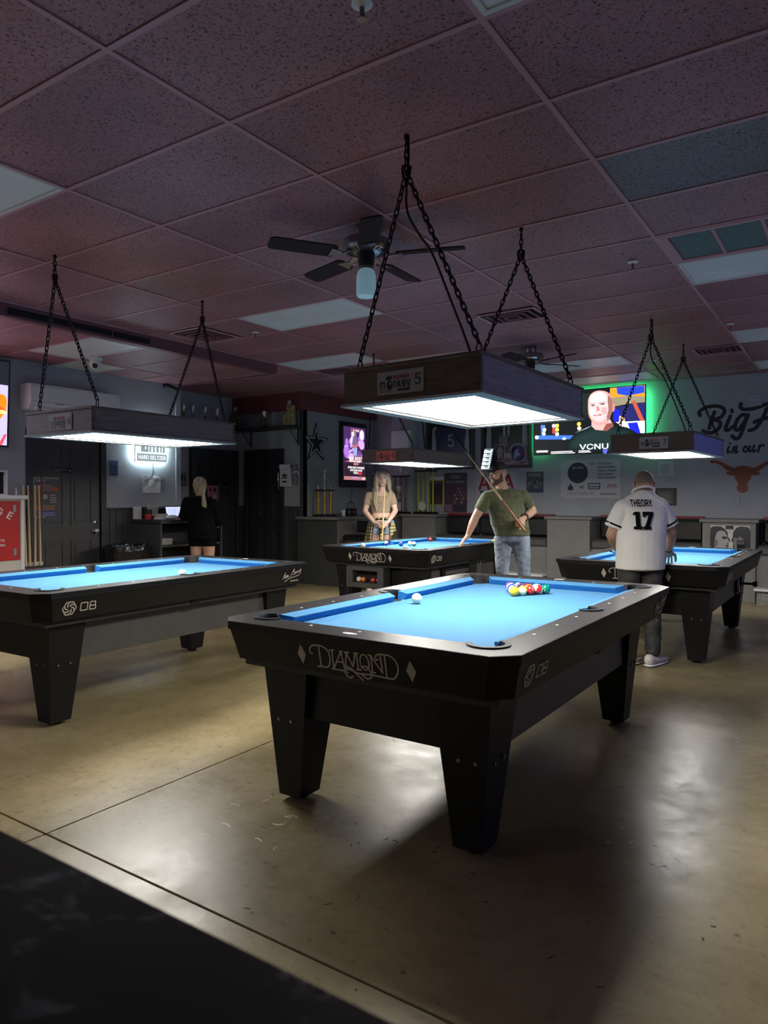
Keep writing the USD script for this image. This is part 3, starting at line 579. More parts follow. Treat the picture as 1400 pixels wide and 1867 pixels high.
def crown_plate(P, num):
    W, H = .25, .105; dk = (.012, .013, .016)
    P.rect(0, 0, W, H, (.36, .36, .37))
    P.text('m', .012, .028, .044, dk, True, False, sx=.62); P.add(ell(.069, .043, .0165, .0215), dk); P.add(ell(.074, .050, .0062, .0075), (.30, .30, .31)); P.text('8', .074, .0462, .0075, dk)
    P.add(Polygon([(.052, .066), (.046, .083), (.056, .076), (.059, .089), (.065, .078), (.071, .090), (.074, .077), (.083, .083), (.079, .067)]), dk)
    P.text('n', .088, .030, .040, dk, True, False, sx=.62); P.text('k', .112, .030, .036, dk, True, False, sx=.66); P.text('e', .135, .030, .040, dk, True, False, sx=.68); P.text('y', .159, .030, .040, dk, True, False, sx=.72)
    P.text('BEARDED', .088, .069, .0145, (.38, .03, .04), True, False, sx=.92); P.rect(.115, .012, .178, .022, dk)
    P.text('SPORTS BAR GRILL', .012, .012, .008, (.20, .05, .05), False, False, sx=.75); P.text(num, .200, .032, .050, dk, False, False, sx=.95)
def hanging_light(num, x, y, zb, zt, wx, wy, yaw, hooks, label, plate_u, red=False, cord=None, tilt=0.0, side='walnut_side'):
    t = thing('pool_table_light', label, 'hanging light', (x, y, 0), group='pool table lights')
    c, s = math.cos(math.radians(yaw)), math.sin(math.radians(yaw)); R = np.eye(4); R[:2, :2] = [[c, -s], [s, c]]
    zc = (zt + zb) / 2; tl = math.tan(math.radians(tilt))
    def L(m):
        m = m.copy(); m.vertices = m.vertices + np.stack([0 * m.vertices[:, 0], 0 * m.vertices[:, 0], m.vertices[:, 0] * tl], 1); m.apply_transform(R); return m
    a, b, k = wx / 2, wy / 2, .02
    obj('end_board', L(bx(-a, a, -b, -b + k, zb + .012, zt, .002)), 'walnut', t); obj('end_board', L(bx(-a, a, b - k, b, zb + .012, zt, .002)), 'walnut', t)
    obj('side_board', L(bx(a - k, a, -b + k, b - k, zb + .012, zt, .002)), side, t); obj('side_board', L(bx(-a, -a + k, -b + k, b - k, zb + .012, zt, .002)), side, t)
    for (p, q, r, u) in ((-a - .008, a + .008, -b - .008, -b + .014), (-a - .008, a + .008, b - .014, b + .008), (-a - .008, -a + .014, -b + .014, b - .014), (a - .014, a + .008, -b + .014, b - .014)):
        obj('top_lip', L(bx(p, q, r, u, zt - .004, zt + .012, .002)), 'walnut', t)
    f = .062; e = .012
    for P in ([(-a - e, -b - e), (a + e, -b - e), (a - f, -b + f), (-a + f, -b + f)], [(-a - e, b + e), (a + e, b + e), (a - f, b - f), (-a + f, b - f)], [(-a - e, -b - e), (-a + f, -b + f), (-a + f, b - f), (-a - e, b + e)], [(a + e, -b - e), (a - f, -b + f), (a - f, b - f), (a + e, b + e)]):
        obj('bottom_trim', L(ext(Polygon(P).buffer(-.0006), zb, zb + .012)), 'pale_trim', t)
    ia, ib = a - f, b - f
    obj('troffer_rim', L(ext(sbox(-ia, -ib, ia, ib).difference(sbox(-ia + .022, -ib + .022, ia - .022, ib - .022)), zb + .010, zb + .022)), 'white_enamel', t)
    obj('lit_diffuser', L(bx(-ia + .022, ia - .022, -ib + .022, ib - .022, zb + .014, zb + .018)), 'lamp_diffuser', t)
    obj('troffer_back', L(bx(-ia, ia, -ib, ib, zb + .03, zt - .03, .006)), 'white_enamel', t)
    P = Pic(.0006); crown_plate(P, num)
    m = join(P.m); m.apply_transform(frame((plate_u, -b - .003, zc - .0525 + .005), X_, Z_))
    obj('name_plate', L(m), 'print', t, col=np.vstack(P.c) if not red else np.where(np.vstack(P.c) > .25, np.array([.78, .16, .15]), np.vstack(P.c)))
    for h, (hx, hy) in enumerate(hooks):
        top = np.array([hx - x, hy - y, CZ - .001]); kn = np.array([hx - x, hy - y, 2.80])
        obj('ceiling_hook', [rod(top - [0, 0, .02], top, .012, 10), rod(top - [0, 0, .045], top - [0, 0, .015], .005, 8)], 'chain_black', t)
        chain_links(top - [0, 0, .04], kn, t)
        yy = (-b + .07) if hy < y else (b - .07)
        for sx in (-1, 1):
            q = (R[:3, :3] @ np.array([sx * (a - .045), yy, 0])) + np.array([0, 0, zt + .06 + sx * (a - .045) * tl])
            chain_links(kn, q, t)
            o = q - np.array([0, 0, .062])
            ring = [o + np.array([.013 * math.cos(u_) * c, .013 * math.cos(u_) * s, .033 + .033 * math.sin(u_)]) for u_ in np.linspace(0, 2 * PI, 13)]
            obj('snap_hook', tube(ring, .0035, 6, caps=False), 'chain_black', t)
        obj('hook_knot', tube([kn + np.array([.02 * math.cos(u_), .012 * math.sin(u_), .03 * math.sin(2 * u_)]) for u_ in np.linspace(0, 2 * PI, 15)], .006, 6, caps=False), 'chain_black', t)
    if cord:
        hx, hy = hooks[cord[0]]; q = R[:3, :3] @ np.array([cord[1] * (a - .05), (-b + .08) if hy < y else (b - .08), 0]) + np.array([0, 0, zt]); top = np.array([hx - x, hy - y, CZ - .002]); kn = np.array([hx - x, hy - y, 2.76])
        pts = [top + [.01, 0, 0], kn + [.012, .0, .1], kn * .90 + q * .10 + np.array([-.035, 0, -.035]), kn * .74 + q * .26 + np.array([-.03, 0, -.03]), kn * .58 + q * .42 + np.array([-.016, 0, -.004]), kn * .3 + q * .7 + np.array([-.018, 0, -.006]), kn * .12 + q * .88 + np.array([-.02, 0, -.01]), q + np.array([-.035, .01, .0])]
        obj('power_cord', tube(curve(pts, 8), .0055, 7), 'chain_black', t)
    return t
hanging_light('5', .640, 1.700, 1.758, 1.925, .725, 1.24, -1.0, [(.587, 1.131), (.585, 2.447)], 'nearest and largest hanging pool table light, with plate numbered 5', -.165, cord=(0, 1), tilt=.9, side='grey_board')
hanging_light('6', -2.053, 1.672, 1.734, 1.886, .735, 1.23, .3, [(-2.24, 1.162), (-2.26, 2.481)], 'hanging pool table light over the left table, with plate numbered 6', -.09)
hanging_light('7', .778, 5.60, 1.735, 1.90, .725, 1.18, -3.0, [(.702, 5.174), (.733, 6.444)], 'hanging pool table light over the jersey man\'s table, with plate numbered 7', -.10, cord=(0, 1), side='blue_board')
hanging_light('8', -2.014, 5.589, 1.712, 1.852, .665, 1.40, 0, [(-2.30, 5.05), (-2.347, 6.1)], 'hanging pool table light over the far table, with red plate numbered 8', -.135, red=True)

hanging_light('1', -3.0, -4.0, 1.75, 1.91, .725, 1.24, 0, [(-3.0, -4.6), (-3.0, -3.4)], 'added unseen hanging pool table light for ambient fill, behind the camera at left', -.10)  # added, unseen lamp that lifts the ambient light
# ------------------------------------------------------------------ ceiling fans (at rest)
def fan(x, y, label, s=1.0, jar=True, ph=0.0):
    t = thing('ceiling_fan', label, 'ceiling fan', (x, y, CZ - .002))
    obj('canopy', lathe([(0, 0), (.062, 0), (.066, -.02), (.060, -.055), (.05, -.062), (0, -.062)], 28), 'brushed_steel', t, smooth=30)
    obj('motor_housing', lathe([(.05, -.06), (.10, -.066), (.138, -.08), (.142, -.10), (.142, -.128), (.13, -.142), (.09, -.152), (.05, -.156), (0, -.156)], 32), 'brushed_steel', t, smooth=30)
    for k in range(24):
        a = k * PI / 12; obj('vent_slot', hullp([(r * math.cos(a + d), r * math.sin(a + d), z) for r, z in ((.084, -.1545), (.118, -.1475)) for d in (-.045, .045)] + [(r * math.cos(a), r * math.sin(a), z + .004) for r, z in ((.084, -.1545), (.118, -.1475))]), 'slot_black', t)
    obj('switch_housing', lathe([(.05, -.15), (.052, -.16), (.048, -.215), (.05, -.222), (.036, -.23), (0, -.23)], 24), 'dark_metal', t, smooth=30)
    for k in range(5):
        a = ph + k * 2 * PI / 5; R = trimesh.transformations.rotation_matrix(a, (0, 0, 1))
        irn = join([hullp([(.10, -.02, -.152), (.10, .02, -.152), (.10, -.02, -.144), (.10, .02, -.144), (.16, -.012, -.176), (.16, .012, -.176), (.16, -.012, -.168), (.16, .012, -.168)]), hullp([(.155, -.015, -.178), (.155, .015, -.170), (.23, -.045, -.184), (.23, .045, -.170), (.23, -.045, -.178), (.23, .045, -.165), (.155, -.015, -.17), (.155, .015, -.164)])])
        obj('blade_iron', moved(irn, R), 'brushed_steel', t)
        bl = ext(sbox(.19, -.062, .60, .062).buffer(-.03).buffer(.03, quad_segs=6), -.004, .004); bl.apply_transform(trimesh.transformations.rotation_matrix(.2, (1, 0, 0))); bl.apply_translation((0, 0, -.166))
        obj('fan_blade', moved(bl, R), 'fan_blade', t)
    if jar:
        obj('socket', lathe([(.036, -.228), (.044, -.232), (.044, -.25), (0, -.25)], 20), 'brushed_steel', t, smooth=30)
        obj('glass_jar', lathe([(.034, -.248), (.05, -.262), (.058, -.285), (.060, -.34), (.060, -.40), (.054, -.415), (.0, -.418)], 28), 'fan_glass', t, smooth=40)
    else: obj('light_cap', lathe([(.048, -.228), (.05, -.25), (.03, -.27), (0, -.272)], 20), 'brushed_steel', t, smooth=30)
fan(-.2, 1.93, 'brushed steel ceiling fan with a pale glass jar, between the two tallest chains', jar=True, ph=.35)
fan(-.69, 5.72, 'smaller far ceiling fan without a glass jar, above the wall television', jar=False, ph=.9)

# ------------------------------------------------------------------ the wall with the television
def on_far(x, z, off=.0): return (x, YF - off, z)
LBL = {}
t = thing('television', 'large wall television showing a bald smiling man in a black shirt', 'television', (-1.03, YF - .15, 2.45))
Wt, Ht = 1.66, .94
RX = trimesh.transformations.rotation_matrix(.03, (1, 0, 0))
obj('bezel', moved(bx(-Wt / 2, Wt / 2, -.02, .03, -Ht / 2, Ht / 2, .006), RX), 'frame_dark', t)
obj('wall_bracket', bx(-.25, .25, .03, .149, -.2, .2), 'dark_metal', t)
S = Pic(.0004); dk = (.006, .008, .008)
def tv(x, y): return ((x - 65) / 1270 * Wt - Wt / 2, Ht / 2 - (y - (150 - (x - 65) / 1270 * 105)) / (705 + (x - 65) / 1270 * 30) * Ht)
def tp(P): return Polygon([tv(*p) for p in P])
S.rect(-Wt / 2 + .01, -Ht / 2 + .012, Wt / 2 - .01, Ht / 2 - .01, dk)
S.add(tp([(620, 150), (930, 130), (960, 300), (700, 420), (620, 300)]), (.012, .022, .018))
S.add(tp([(960, 85), (1330, 55), (1330, 190), (1000, 240), (955, 160)]), (.75, .30, .03)); S.add(tp([(1030, 80), (1325, 60), (1325, 135), (1150, 170), (1040, 150)]), (.02, .06, .75))
S.add(tp([(960, 200), (1140, 170), (1330, 180), (1330, 240), (1150, 260), (950, 300)]), (.28, .24, .16)); S.add(tp([(1000, 300), (1330, 240), (1330, 470), (1000, 470)]), (.02, .02, .12))
S.add(tp([(1190, 230), (1230, 225), (1320, 430), (1330, 520), (1270, 420)]), (.5, .09, .05)); S.add(tp([(1000, 330), (1060, 320), (1080, 460), (990, 440)]), (.01, .02, .85))
S.add(tp([(1060, 390), (1110, 400), (1140, 520), (1050, 520)]), (.8, .5, .3)); S.add(tp([(1020, 460), (1330, 440), (1330, 600), (1220, 590)]), (.75, .80, .9)); S.add(tp([(1150, 470), (1250, 460), (1290, 600), (1180, 560)]), (.01, .02, .8))
S.add(tp([(90, 625), (560, 615), (560, 655), (430, 665), (90, 672)]), (.05, .16, .75)); S.add(ell(*tv(112, 648), .033, .03), (.6, .7, .9)); S.add(ell(*tv(440, 655), .03, .02), (.6, .7, .9))
S.add(tp([(160, 505), (215, 505), (205, 610), (165, 610)]), (.10, .20, .6)); S.add(tp([(300, 500), (340, 500), (340, 600), (300, 600)]), (.5, .06, .06))
for x, y, c in ((357, 510, (.8, .7, .08)), (357, 555, (.8, .7, .08)), (357, 605, (.75, .8, .5)), (612, 487, (.8, .7, .08)), (615, 535, (.75, .78, .5)), (205, 560, (.6, .7, .75)), (197, 605, (.55, .7, .8)), (318, 512, (.5, .5, .7))): S.add(ell(*tv(x, y), .030, .030), c)
shade(S, tp([(470, 790), (500, 670), (570, 590), (700, 530), (760, 505), (1000, 490), (1150, 520), (1240, 570), (1330, 760), (1330, 800)]), (.004, .010, .010), (.012, .030, .027), 6, .10); S.add(tp([(560, 590), (700, 525), (760, 505), (700, 540)]), (.25, .3, .32))
S.add(tp([(755, 430), (960, 430), (1000, 500), (930, 560), (800, 550), (755, 510)]), (.75, .40, .38)); S.add(tp([(920, 480), (990, 470), (1000, 505), (930, 560), (880, 555)]), (.25, .08, .06))
face = Polygon(curve([tv(*p) for p in [(715, 300), (722, 200), (770, 135), (850, 112), (940, 135), (985, 210), (990, 300), (965, 400), (930, 460), (870, 490), (800, 480), (750, 440), (722, 380), (715, 300)]], 4))
shade(S, face, (.62, .28, .26), (.92, .56, .56), 7, .055, -.03, .02); S.add(tp([(940, 160), (985, 210), (990, 300), (965, 400), (935, 455), (925, 400), (945, 330), (935, 230)]), (.30, .13, .11))
shade(S, Polygon(curve([tv(*p) for p in [(740, 230), (770, 160), (850, 125), (905, 150), (900, 210), (830, 250), (740, 230)]], 4)), (.92, .58, .58), (.97, .84, .85), 6, .05); shade(S, tp([(735, 320), (790, 300), (800, 360), (760, 400), (735, 380)]), (.92, .56, .56), (.95, .66, .66), 4, .02); shade(S, tp([(860, 300), (930, 290), (930, 370), (890, 390), (860, 350)]), (.88, .48, .48), (.86, .36, .36), 4, .02); S.add(tp([(985, 270), (1012, 262), (1016, 310), (1000, 350), (985, 345)]), (.6, .22, .2))
for P in ([(745, 280), (775, 268), (800, 278), (775, 288)], [(840, 262), (885, 252), (915, 262), (880, 272)]): S.add(tp(P), (.12, .06, .07))
for P in ([(740, 262), (800, 255), (800, 262), (740, 270)], [(835, 248), (915, 238), (918, 246), (835, 255)]): S.add(tp(P), (.45, .22, .2))
S.add(tp([(815, 290), (835, 285), (850, 330), (840, 343), (812, 340)]), (.65, .22, .2)); S.add(tp([(775, 385), (820, 372), (868, 375), (868, 390), (820, 395), (785, 398)]), (.5, .12, .13)); S.add(tp([(785, 383), (820, 376), (850, 380), (820, 388)]), (.85, .8, .78))
S.text('VCNU', *tv(780, 765), .075, (.75, .82, .85), True, sx=1.45)
S.bars(*tv(110, 822), *tv(260, 785), 1, (.8, .8, .8), .8); S.bars(*tv(285, 832), *tv(590, 780), 2, (.8, .8, .8), .6); S.bars(*tv(610, 810), *tv(760, 770), 2, (.8, .8, .8), .6); S.add(tp([(880, 770), (940, 760), (920, 815), (890, 810)]), (.1, .12, .7))
m = join(S.m); m.apply_transform(frame((0, -.0208, 0), X_, Z_)); obj('screen_picture', moved(m, RX), 'screen', t, col=np.vstack(S.c))
t = thing('led_strip', 'green light strip glowing around the back of the wall television', 'light strip', (-1.03, YF - .10, 2.45))
for b_ in (bx(-.77, .77, -.006, .004, .385, .41), bx(-.80, -.775, -.006, .004, -.40, .40), bx(.775, .80, -.006, .004, -.40, .40)): obj('strip_run', b_, 'green_led', t)
# banner with names
t = thing('banner', 'white vinyl team banner with names and a dark round emblem under the television', 'banner', on_far(-1.475, 1.33, .004))
B = Pic(.0005); bw, bh = .89, .575; nv = (.025, .022, .045)
B.rect(0, 0, bw, bh, (.50, .50, .51)); B.add(Point(.26, .375).buffer(.155), nv); B.text('Shufflin', .26, .435, .035, (.35, .35, .38), True)
r5 = random.Random(5); B.add(unary_union([Point(.26 + .12 * math.cos(a) * q, .35 + .11 * math.sin(a) * q).buffer(.004) for a, q in [(r5.random() * 6.3, r5.random()) for _ in range(40)]]), (.09, .08, .12))
for k, s in enumerate(('Liz Cuevas', 'Diana Bodeker', 'Patricia Howell', 'Starla Austin', 'Devon Moreno')): B.text(s, .555, .495 - .052 * k, .028, (.02, .02, .025), True, False, wmax=.31)
B.text('Capt.', .43, .495, .028, (.02, .02, .025), True, False)
B.add(Polygon([(.10, .15), (.135, .19), (.145, .23), (.165, .19), (.20, .15), (.185, .115), (.12, .115)]), nv); B.add(sbox(.42, .13, .60, .22).difference(sbox(.432, .142, .588, .208)), nv); B.text('monkey', .51, .155, .036, nv, True); B.text('m', .32, .14, .05, nv, True); B.text('APA', .77, .15, .055, (.30, .10, .12), True)
B.text('2022 8 BALL W', .30, .045, .04, (.14, .13, .15), False, wmax=.5); B.bars(.60, .045, .86, .085, 1, (.25, .24, .26), .7)
B.put('printed_sheet', 'print', t, (0, 0, 0), X_, Z_)
for x in (.02, bw - .02):
    for z in (.02, bh - .02): obj('grommet', lathe([(.004, 0), (.010, 0), (.010, .003), (.004, .003)], 12).apply_transform(frame((x, -.002, z), X_, Z_)), 'brushed_steel', t)
def framed(name, label, x0, z0, x1, z1, pic, depth=.05, fr=.045, fm='frame_dark', mt='gloss_print'):
    t = thing(name, label, 'framed jersey', on_far((x0 + x1) / 2, z0, .001)); a, h = (x1 - x0) / 2, z1 - z0
    obj('picture_frame', moved(ext(sbox(-a, 0, a, h).difference(sbox(-a + fr, fr, a - fr, h - fr)), 0, depth), frame((0, 0, 0), X_, Z_)), fm, t)
    obj('backing', moved(ext(sbox(-a + fr, fr, a - fr, h - fr), 0, .01), frame((0, 0, 0), X_, Z_)), 'frame_dark', t)
    pic.put('jersey_display', mt, t, (0, -.0105, 0), X_, Z_); return t
J = Pic(); gr = (.22, .23, .25)
J.rect(-.38, .05, .38, .78, (.02, .02, .024)); J.add(Polygon([(-.36, .12), (-.24, .16), (-.26, .74), (-.34, .7)]), (.38, .38, .42)); J.add(Polygon([(.36, .12), (.24, .16), (.26, .74), (.34, .7)]), (.38, .38, .42))
J.add(Polygon([(-.26, .1), (.26, .1), (.27, .45), (.30, .66), (.16, .72), (.08, .68), (-.08, .68), (-.16, .72), (-.30, .66), (-.27, .45)]), (.035, .035, .10)); J.text('5', 0, .38, .2, (.42, .42, .45), False, sx=.9)
framed('framed_jersey', 'framed navy jersey with number 5 behind the far hanging light', -3.83, 1.80, -2.93, 2.62, J)
J = Pic(); J.rect(-.39, .05, .39, .80, (.015, .015, .018))
for s in (-1, 1): J.add(Polygon([(s * .36, .1), (s * .26, .1), (s * .27, .78), (s * .34, .78)]), (.32, .33, .38))
J.add(Polygon([(-.24, .2), (.24, .2), (.24, .6), (.2, .78), (-.2, .78), (-.24, .6)]), (.025, .026, .03)); J.rect(-.06, .52, -.02, .78, (.3, .3, .32)); J.rect(.02, .52, .05, .78, (.3, .3, .32)); J.rect(-.13, .36, .02, .52, (.12, .12, .13)); J.rect(-.04, .16, .10, .24, (.20, .21, .23))
J.add(sbox(-.2, .12, -.03, .38).difference(sbox(-.19, .13, -.04, .37)), (.25, .26, .28)); J.add(Polygon([(-.16, .15), (-.08, .17), (-.06, .3), (-.12, .35), (-.17, .28)]), (.2, .21, .22)); J.rect(-.04, .06, .12, .10, (.2, .2, .2))
t = framed('framed_jersey', 'framed black and white jersey beside the television, with lit signs hung over it', -2.80, 1.80, -1.935, 2.66, J)
# neon-like signs hung over it
t = thing('lit_sign', 'tilted glowing white block sign in front of the framed black jersey', 'lit sign', (-2.70, YF - .085, 1.78))
S = Pic(.003); S.rect(-.08, 0, .08, .34, (.06, .08, .09))
for k in range(5):
    z_ = .012 + .064 * k; S.add(Polygon([(-.07, z_), (.07, z_), (.07, z_ + .018), (-.02, z_ + .018), (-.02, z_ + .028), (.03, z_ + .028), (.03, z_ + .036), (-.02, z_ + .036), (-.02, z_ + .05), (-.07, z_ + .052)]), (.8, 1.1, 1.2)); S.add(sbox(.042, z_ + .026, .07, z_ + .052), (.8, 1.1, 1.2))
m = join(S.m); m.apply_transform(np.array([[1, .22, 0, 0], [0, 1, 0, 0], [0, 0, 1, 0], [0, 0, 0, 1.]])); m.apply_transform(frame((0, -.012, 0), X_, Z_)); obj('lit_letters', m, 'screen', t, col=np.vstack(S.c))
obj('sign_back', bx(-.06, .14, -.011, .02, .01, .32), 'slot_black', t)
t = thing('neon_emblem', 'round horse-head emblem sign hanging over the framed black jersey', 'neon sign', (-2.14, YF - .085, 2.03))
S = Pic(.002); S.add(Point(0, 0).buffer(.15).difference(Point(0, 0).buffer(.138)), (.40, .42, .46)); S.add(Point(0, 0).buffer(.128).difference(Point(0, 0).buffer(.122)), (.3, .32, .4)); S.add(Polygon([(-.1, -.06), (-.06, .06), (.02, .12), (.09, .09), (.11, -.02), (.05, -.11), (-.04, -.12)]), (.07, .05, .20))
S.add(Polygon([(-.06, -.08), (-.04, .03), (.02, .08), (.0, .02), (.05, -.02), (.02, -.06), (-.02, -.03), (-.02, -.1)]), (.42, .42, .44)); S.add(Polygon([(.11, .03), (.15, .02), (.15, -.03), (.12, -.04)]), (.6, .10, .10))
S.put('emblem_plate', 'print', t, (0, -.01, 0), X_, Z_); obj('cord', tube([(0, 0, .15), (0, .01, .45), (.01, .02, .6)], .003, 5), 'dark_metal', t); obj('mount', bx(-.1, .1, -.009, .03, -.1, .1), 'slot_black', t)
def poster(label, x0, z0, x1, z1, P, cat='poster', name='poster', mt='print', y=YF):
    t = thing(name, label, cat, (x0, y - .002, z0)); obj('paper', bx(0, x1 - x0, -.001, 0, 0, z1 - z0), 'paper_white', t); P.put('print', mt, t, (0, -.0012, 0), X_, Z_); return t
P = Pic(.0004); pw, ph = .43, .66
P.rect(0, 0, pw, ph, (.055, .052, .062)); P.text('JOIN', pw * .47, ph * .86, .052, (.36, .36, .38), True); P.text('the', pw * .14, ph * .86, .025, (.12, .12, .13)); P.text('APA', pw * .83, ph * .87, .022, (.12, .12, .13)); P.text('POOL LEAGUE', pw * .48, ph * .745, .036, (.36, .36, .38), True, wmax=.38)
P.rect(0, 0, pw, ph * .68, (.075, .035, .052))
r5 = random.Random(11)
for row in range(4):
    for c_ in range(row + 2): P.add(Point(pw * .70 + (c_ - (row + 1) / 2) * .062, ph * .60 - row * .055).buffer(.021 if c_ % 2 == row % 2 else .010), (.26, .255, .255))
P.bars(.02, .02, .17, .14, 4, (.30, .22, .24), .65, .3); P.add(Point(.21, .17).buffer(.028), (.10, .14, .18)); P.add(Point(.33, .17).buffer(.028), (.25, .17, .18)); P.rect(.18, .03, .40, .12, (.035, .03, .045)); P.bars(.02, .2, .14, .42, 6, (.11, .06, .08), .3, .5)
poster('dark maroon pool league poster reading JOIN, left of the man in the cap', -3.495, 1.085, -3.065, 1.745, P)
P = Pic(.0004); pw, ph = .70, .52; P.add(sbox(0, 0, pw, ph).buffer(-.03).buffer(.03), (.46, .47, .49)); P.text('APA', pw / 2, .24, .235, (.30, .022, .03), True, wmax=.64)
P.add(Polygon([(.05, .22), (.65, .22), (.52, .08), (.18, .08)]), (.03, .05, .16)); P.rect(.03, .045, .67, .065, (.02, .02, .03))
t = thing('wall_sign', 'white sign with large red APA letters behind the man in the cap', 'sign', (-2.90, YF - .003, 1.225)); obj('sign_board', bx(0, pw, -.004, 0, 0, ph), 'white_plastic', t); P.put('print', 'print', t, (0, -.0045, 0), X_, Z_)
P = Pic(.0004); P.rect(0, 0, .28, .40, (.07, .075, .085)); P.rect(0, 0, .28, .075, (.34, .34, .36)); P.rect(0, .075, .28, .14, (.035, .04, .11)); P.bars(.02, .33, .26, .39, 2, (.30, .30, .32), .5, .2)
for k in range(14): P.add(ell(.03 + .22 * r5.random(), .16 + .13 * r5.random(), .012, .03), (.20, .19, .19) if k % 2 else (.03, .03, .035))
poster('small group-photo poster between the man in the cap and the banner', -2.03, 1.335, -1.75, 1.735, P)
P = Pic(.0004); P.rect(0, 0, .205, .20, (.50, .51, .54)); P.bars(.03, .03, .18, .18, 5, (.22, .22, .25), .35, .3); poster('white notice sheet above the jersey man\'s head, under the small light', -.062, 1.645, .143, 1.845, P, 'paper notice', 'notice')
P = Pic(.0004); P.rect(0, 0, .285, .245, (.045, .042, .038)); P.rect(.02, .03, .235, .215, (.12, .11, .095)); P.bars(.04, .05, .21, .19, 5, (.24, .23, .20), .35, .2); poster('small dark framed plaque behind the jersey man\'s right shoulder', -.095, 1.225, .19, 1.47, P, 'plaque', 'plaque')
P = Pic(.0004); gy_ = (.40, .44, .05); P.rect(0, 0, .28, .43, gy_); P.rect(.022, .022, .258, .405, (.05, .025, .035)); P.bars(.04, .03, .24, .17, 4, (.13, .04, .05), .6, .3); P.add(Polygon([(.15, .24), (.2, .32), (.23, .28), (.2, .2)]), (.02, .02, .03)); P.rect(.03, .36, .25, .395, (.12, .12, .13))
poster('poster with a yellow-green border behind the tall yellow trophy', -3.785, 1.20, -3.50, 1.685, P)
# mural lettering and longhorn, painted as thin appliques
def px_far(x, y):                                       # coordinates traced on the wall plane
    return (.29268 + 7.5942e-4 * x + 7.7e-6 * y - 2.9987e-8 * x * x, 2.75357 - 5.823e-5 * x - 8.1037e-4 * y + 3.286e-8 * x * y)
def mp(P, n=6): return [px_far(*p) for p in curve(P, n)]
MS = []
def mural(name, label, S, wd, loc_off=.0):
    g_ = stroke([mp(p) for p in S], wd); obj(name, moved(ext(g_, 0, .002), frame((0, YF - .0005, 0), X_, Z_)), 'mural_navy', label=label, cat='wall lettering')
mat('mural_navy', (.012, .016, .024), .45)
mural('mural_lettering', 'large dark script letters reading BigA painted on the far wall', [[(250, 350), (225, 300), (290, 240), (380, 205), (500, 190), (600, 205), (660, 260), (640, 330), (580, 390), (470, 420), (570, 450), (590, 510), (540, 590), (450, 640), (350, 635), (290, 610)], [(490, 290), (460, 370), (420, 490), (400, 570)], [(760, 360), (720, 460), (680, 560), (690, 600), (740, 590), (800, 540)], [(785, 260), (790, 285)],
     [(1050, 350), (960, 340), (880, 420), (840, 520), (850, 590), (900, 590), (960, 520), (1020, 420), (1060, 340), (1010, 470), (960, 620), (910, 720), (850, 745), (790, 700)], [(940, 150), (930, 200), (970, 240), (1060, 245), (1200, 220), (1330, 170), (1500, 120)], [(1380, 230), (1340, 330), (1270, 460), (1180, 570), (1080, 605)], [(1170, 460), (1250, 425), (1420, 380), (1520, 360)], [(1500, 150), (1480, 300), (1470, 450), (1480, 600)]], .0235)
mural('mural_lettering', 'small dark script words on the wall reading in our, above the longhorn', [[(590, 870), (560, 900), (600, 940), (590, 980), (550, 985)], [(735, 880), (710, 950), (720, 985), (750, 960)], [(755, 825), (757, 830)], [(790, 985), (815, 890), (800, 960), (850, 880), (870, 890), (845, 960), (860, 985), (885, 960)], [(1020, 870), (985, 910), (990, 960), (1030, 965), (1055, 920), (1030, 880), (1020, 870)], [(1095, 870), (1080, 940), (1100, 965), (1140, 920), (1165, 860), (1140, 940), (1160, 965), (1190, 940)], [(1232, 968), (1248, 900), (1262, 855)], [(1246, 910), (1272, 868), (1302, 850), (1330, 862)]], .0135)
LH = [(405, 1130), (430, 1105), (520, 1105), (620, 1140), (720, 1190), (800, 1230), (840, 1232), (890, 1205), (985, 1195), (1085, 1210), (1140, 1235), (1190, 1222), (1270, 1180), (1380, 1125), (1470, 1100), (1560, 1100), (1580, 1130), (1550, 1160), (1460, 1165), (1380, 1195), (1260, 1290), (1225, 1300), (1275, 1310), (1270, 1340), (1230, 1375), (1160, 1375), (1135, 1365), (1120, 1420), (1050, 1510), (1075, 1580), (1060, 1630), (1010, 1670), (925, 1670), (870, 1620), (860, 1570), (890, 1510), (835, 1430), (825, 1370), (790, 1380), (720, 1365), (685, 1330), (690, 1300), (745, 1298), (700, 1295), (600, 1205), (520, 1165), (430, 1165)]
lh = Polygon([px_far(*p) for p in LH]).buffer(0)
t = thing('longhorn_emblem', 'burnt orange longhorn head emblem with pale outline on the right wall', 'wall emblem', (0, YF - .0005, 0))
mat('burnt_orange', (.23, .068, .025), .5); mat('outline_tan', (.42, .33, .30), .5)
obj('outline', moved(ext(lh.buffer(.006), 0, .002), frame((0, 0, 0), X_, Z_)), 'outline_tan', t); obj('head', moved(ext(lh.buffer(-.005), .002, .0035), frame((0, 0, 0), X_, Z_)), 'burnt_orange', t)
t = thing('wall_plate', 'blank painted cover plate above the script letters', 'wall plate', (1.15, YF, 2.62)); obj('cover', bx(-.08, .08, -.015, 0, -.08, .08, .006), 'upper_wall', t)
t = thing('wall_plate', 'blank painted outlet plate below the longhorn', 'wall plate', (.955, YF, 1.30)); obj('cover', bx(-.03, .03, -.01, 0, -.07, .07, .004), 'upper_wall', t)
t = thing('wall_plate', 'blank painted outlet plate under the team banner', 'wall plate', (-1.13, YF, 1.25)); obj('cover', bx(-.03, .03, -.01, 0, -.05, .05, .004), 'upper_wall', t)
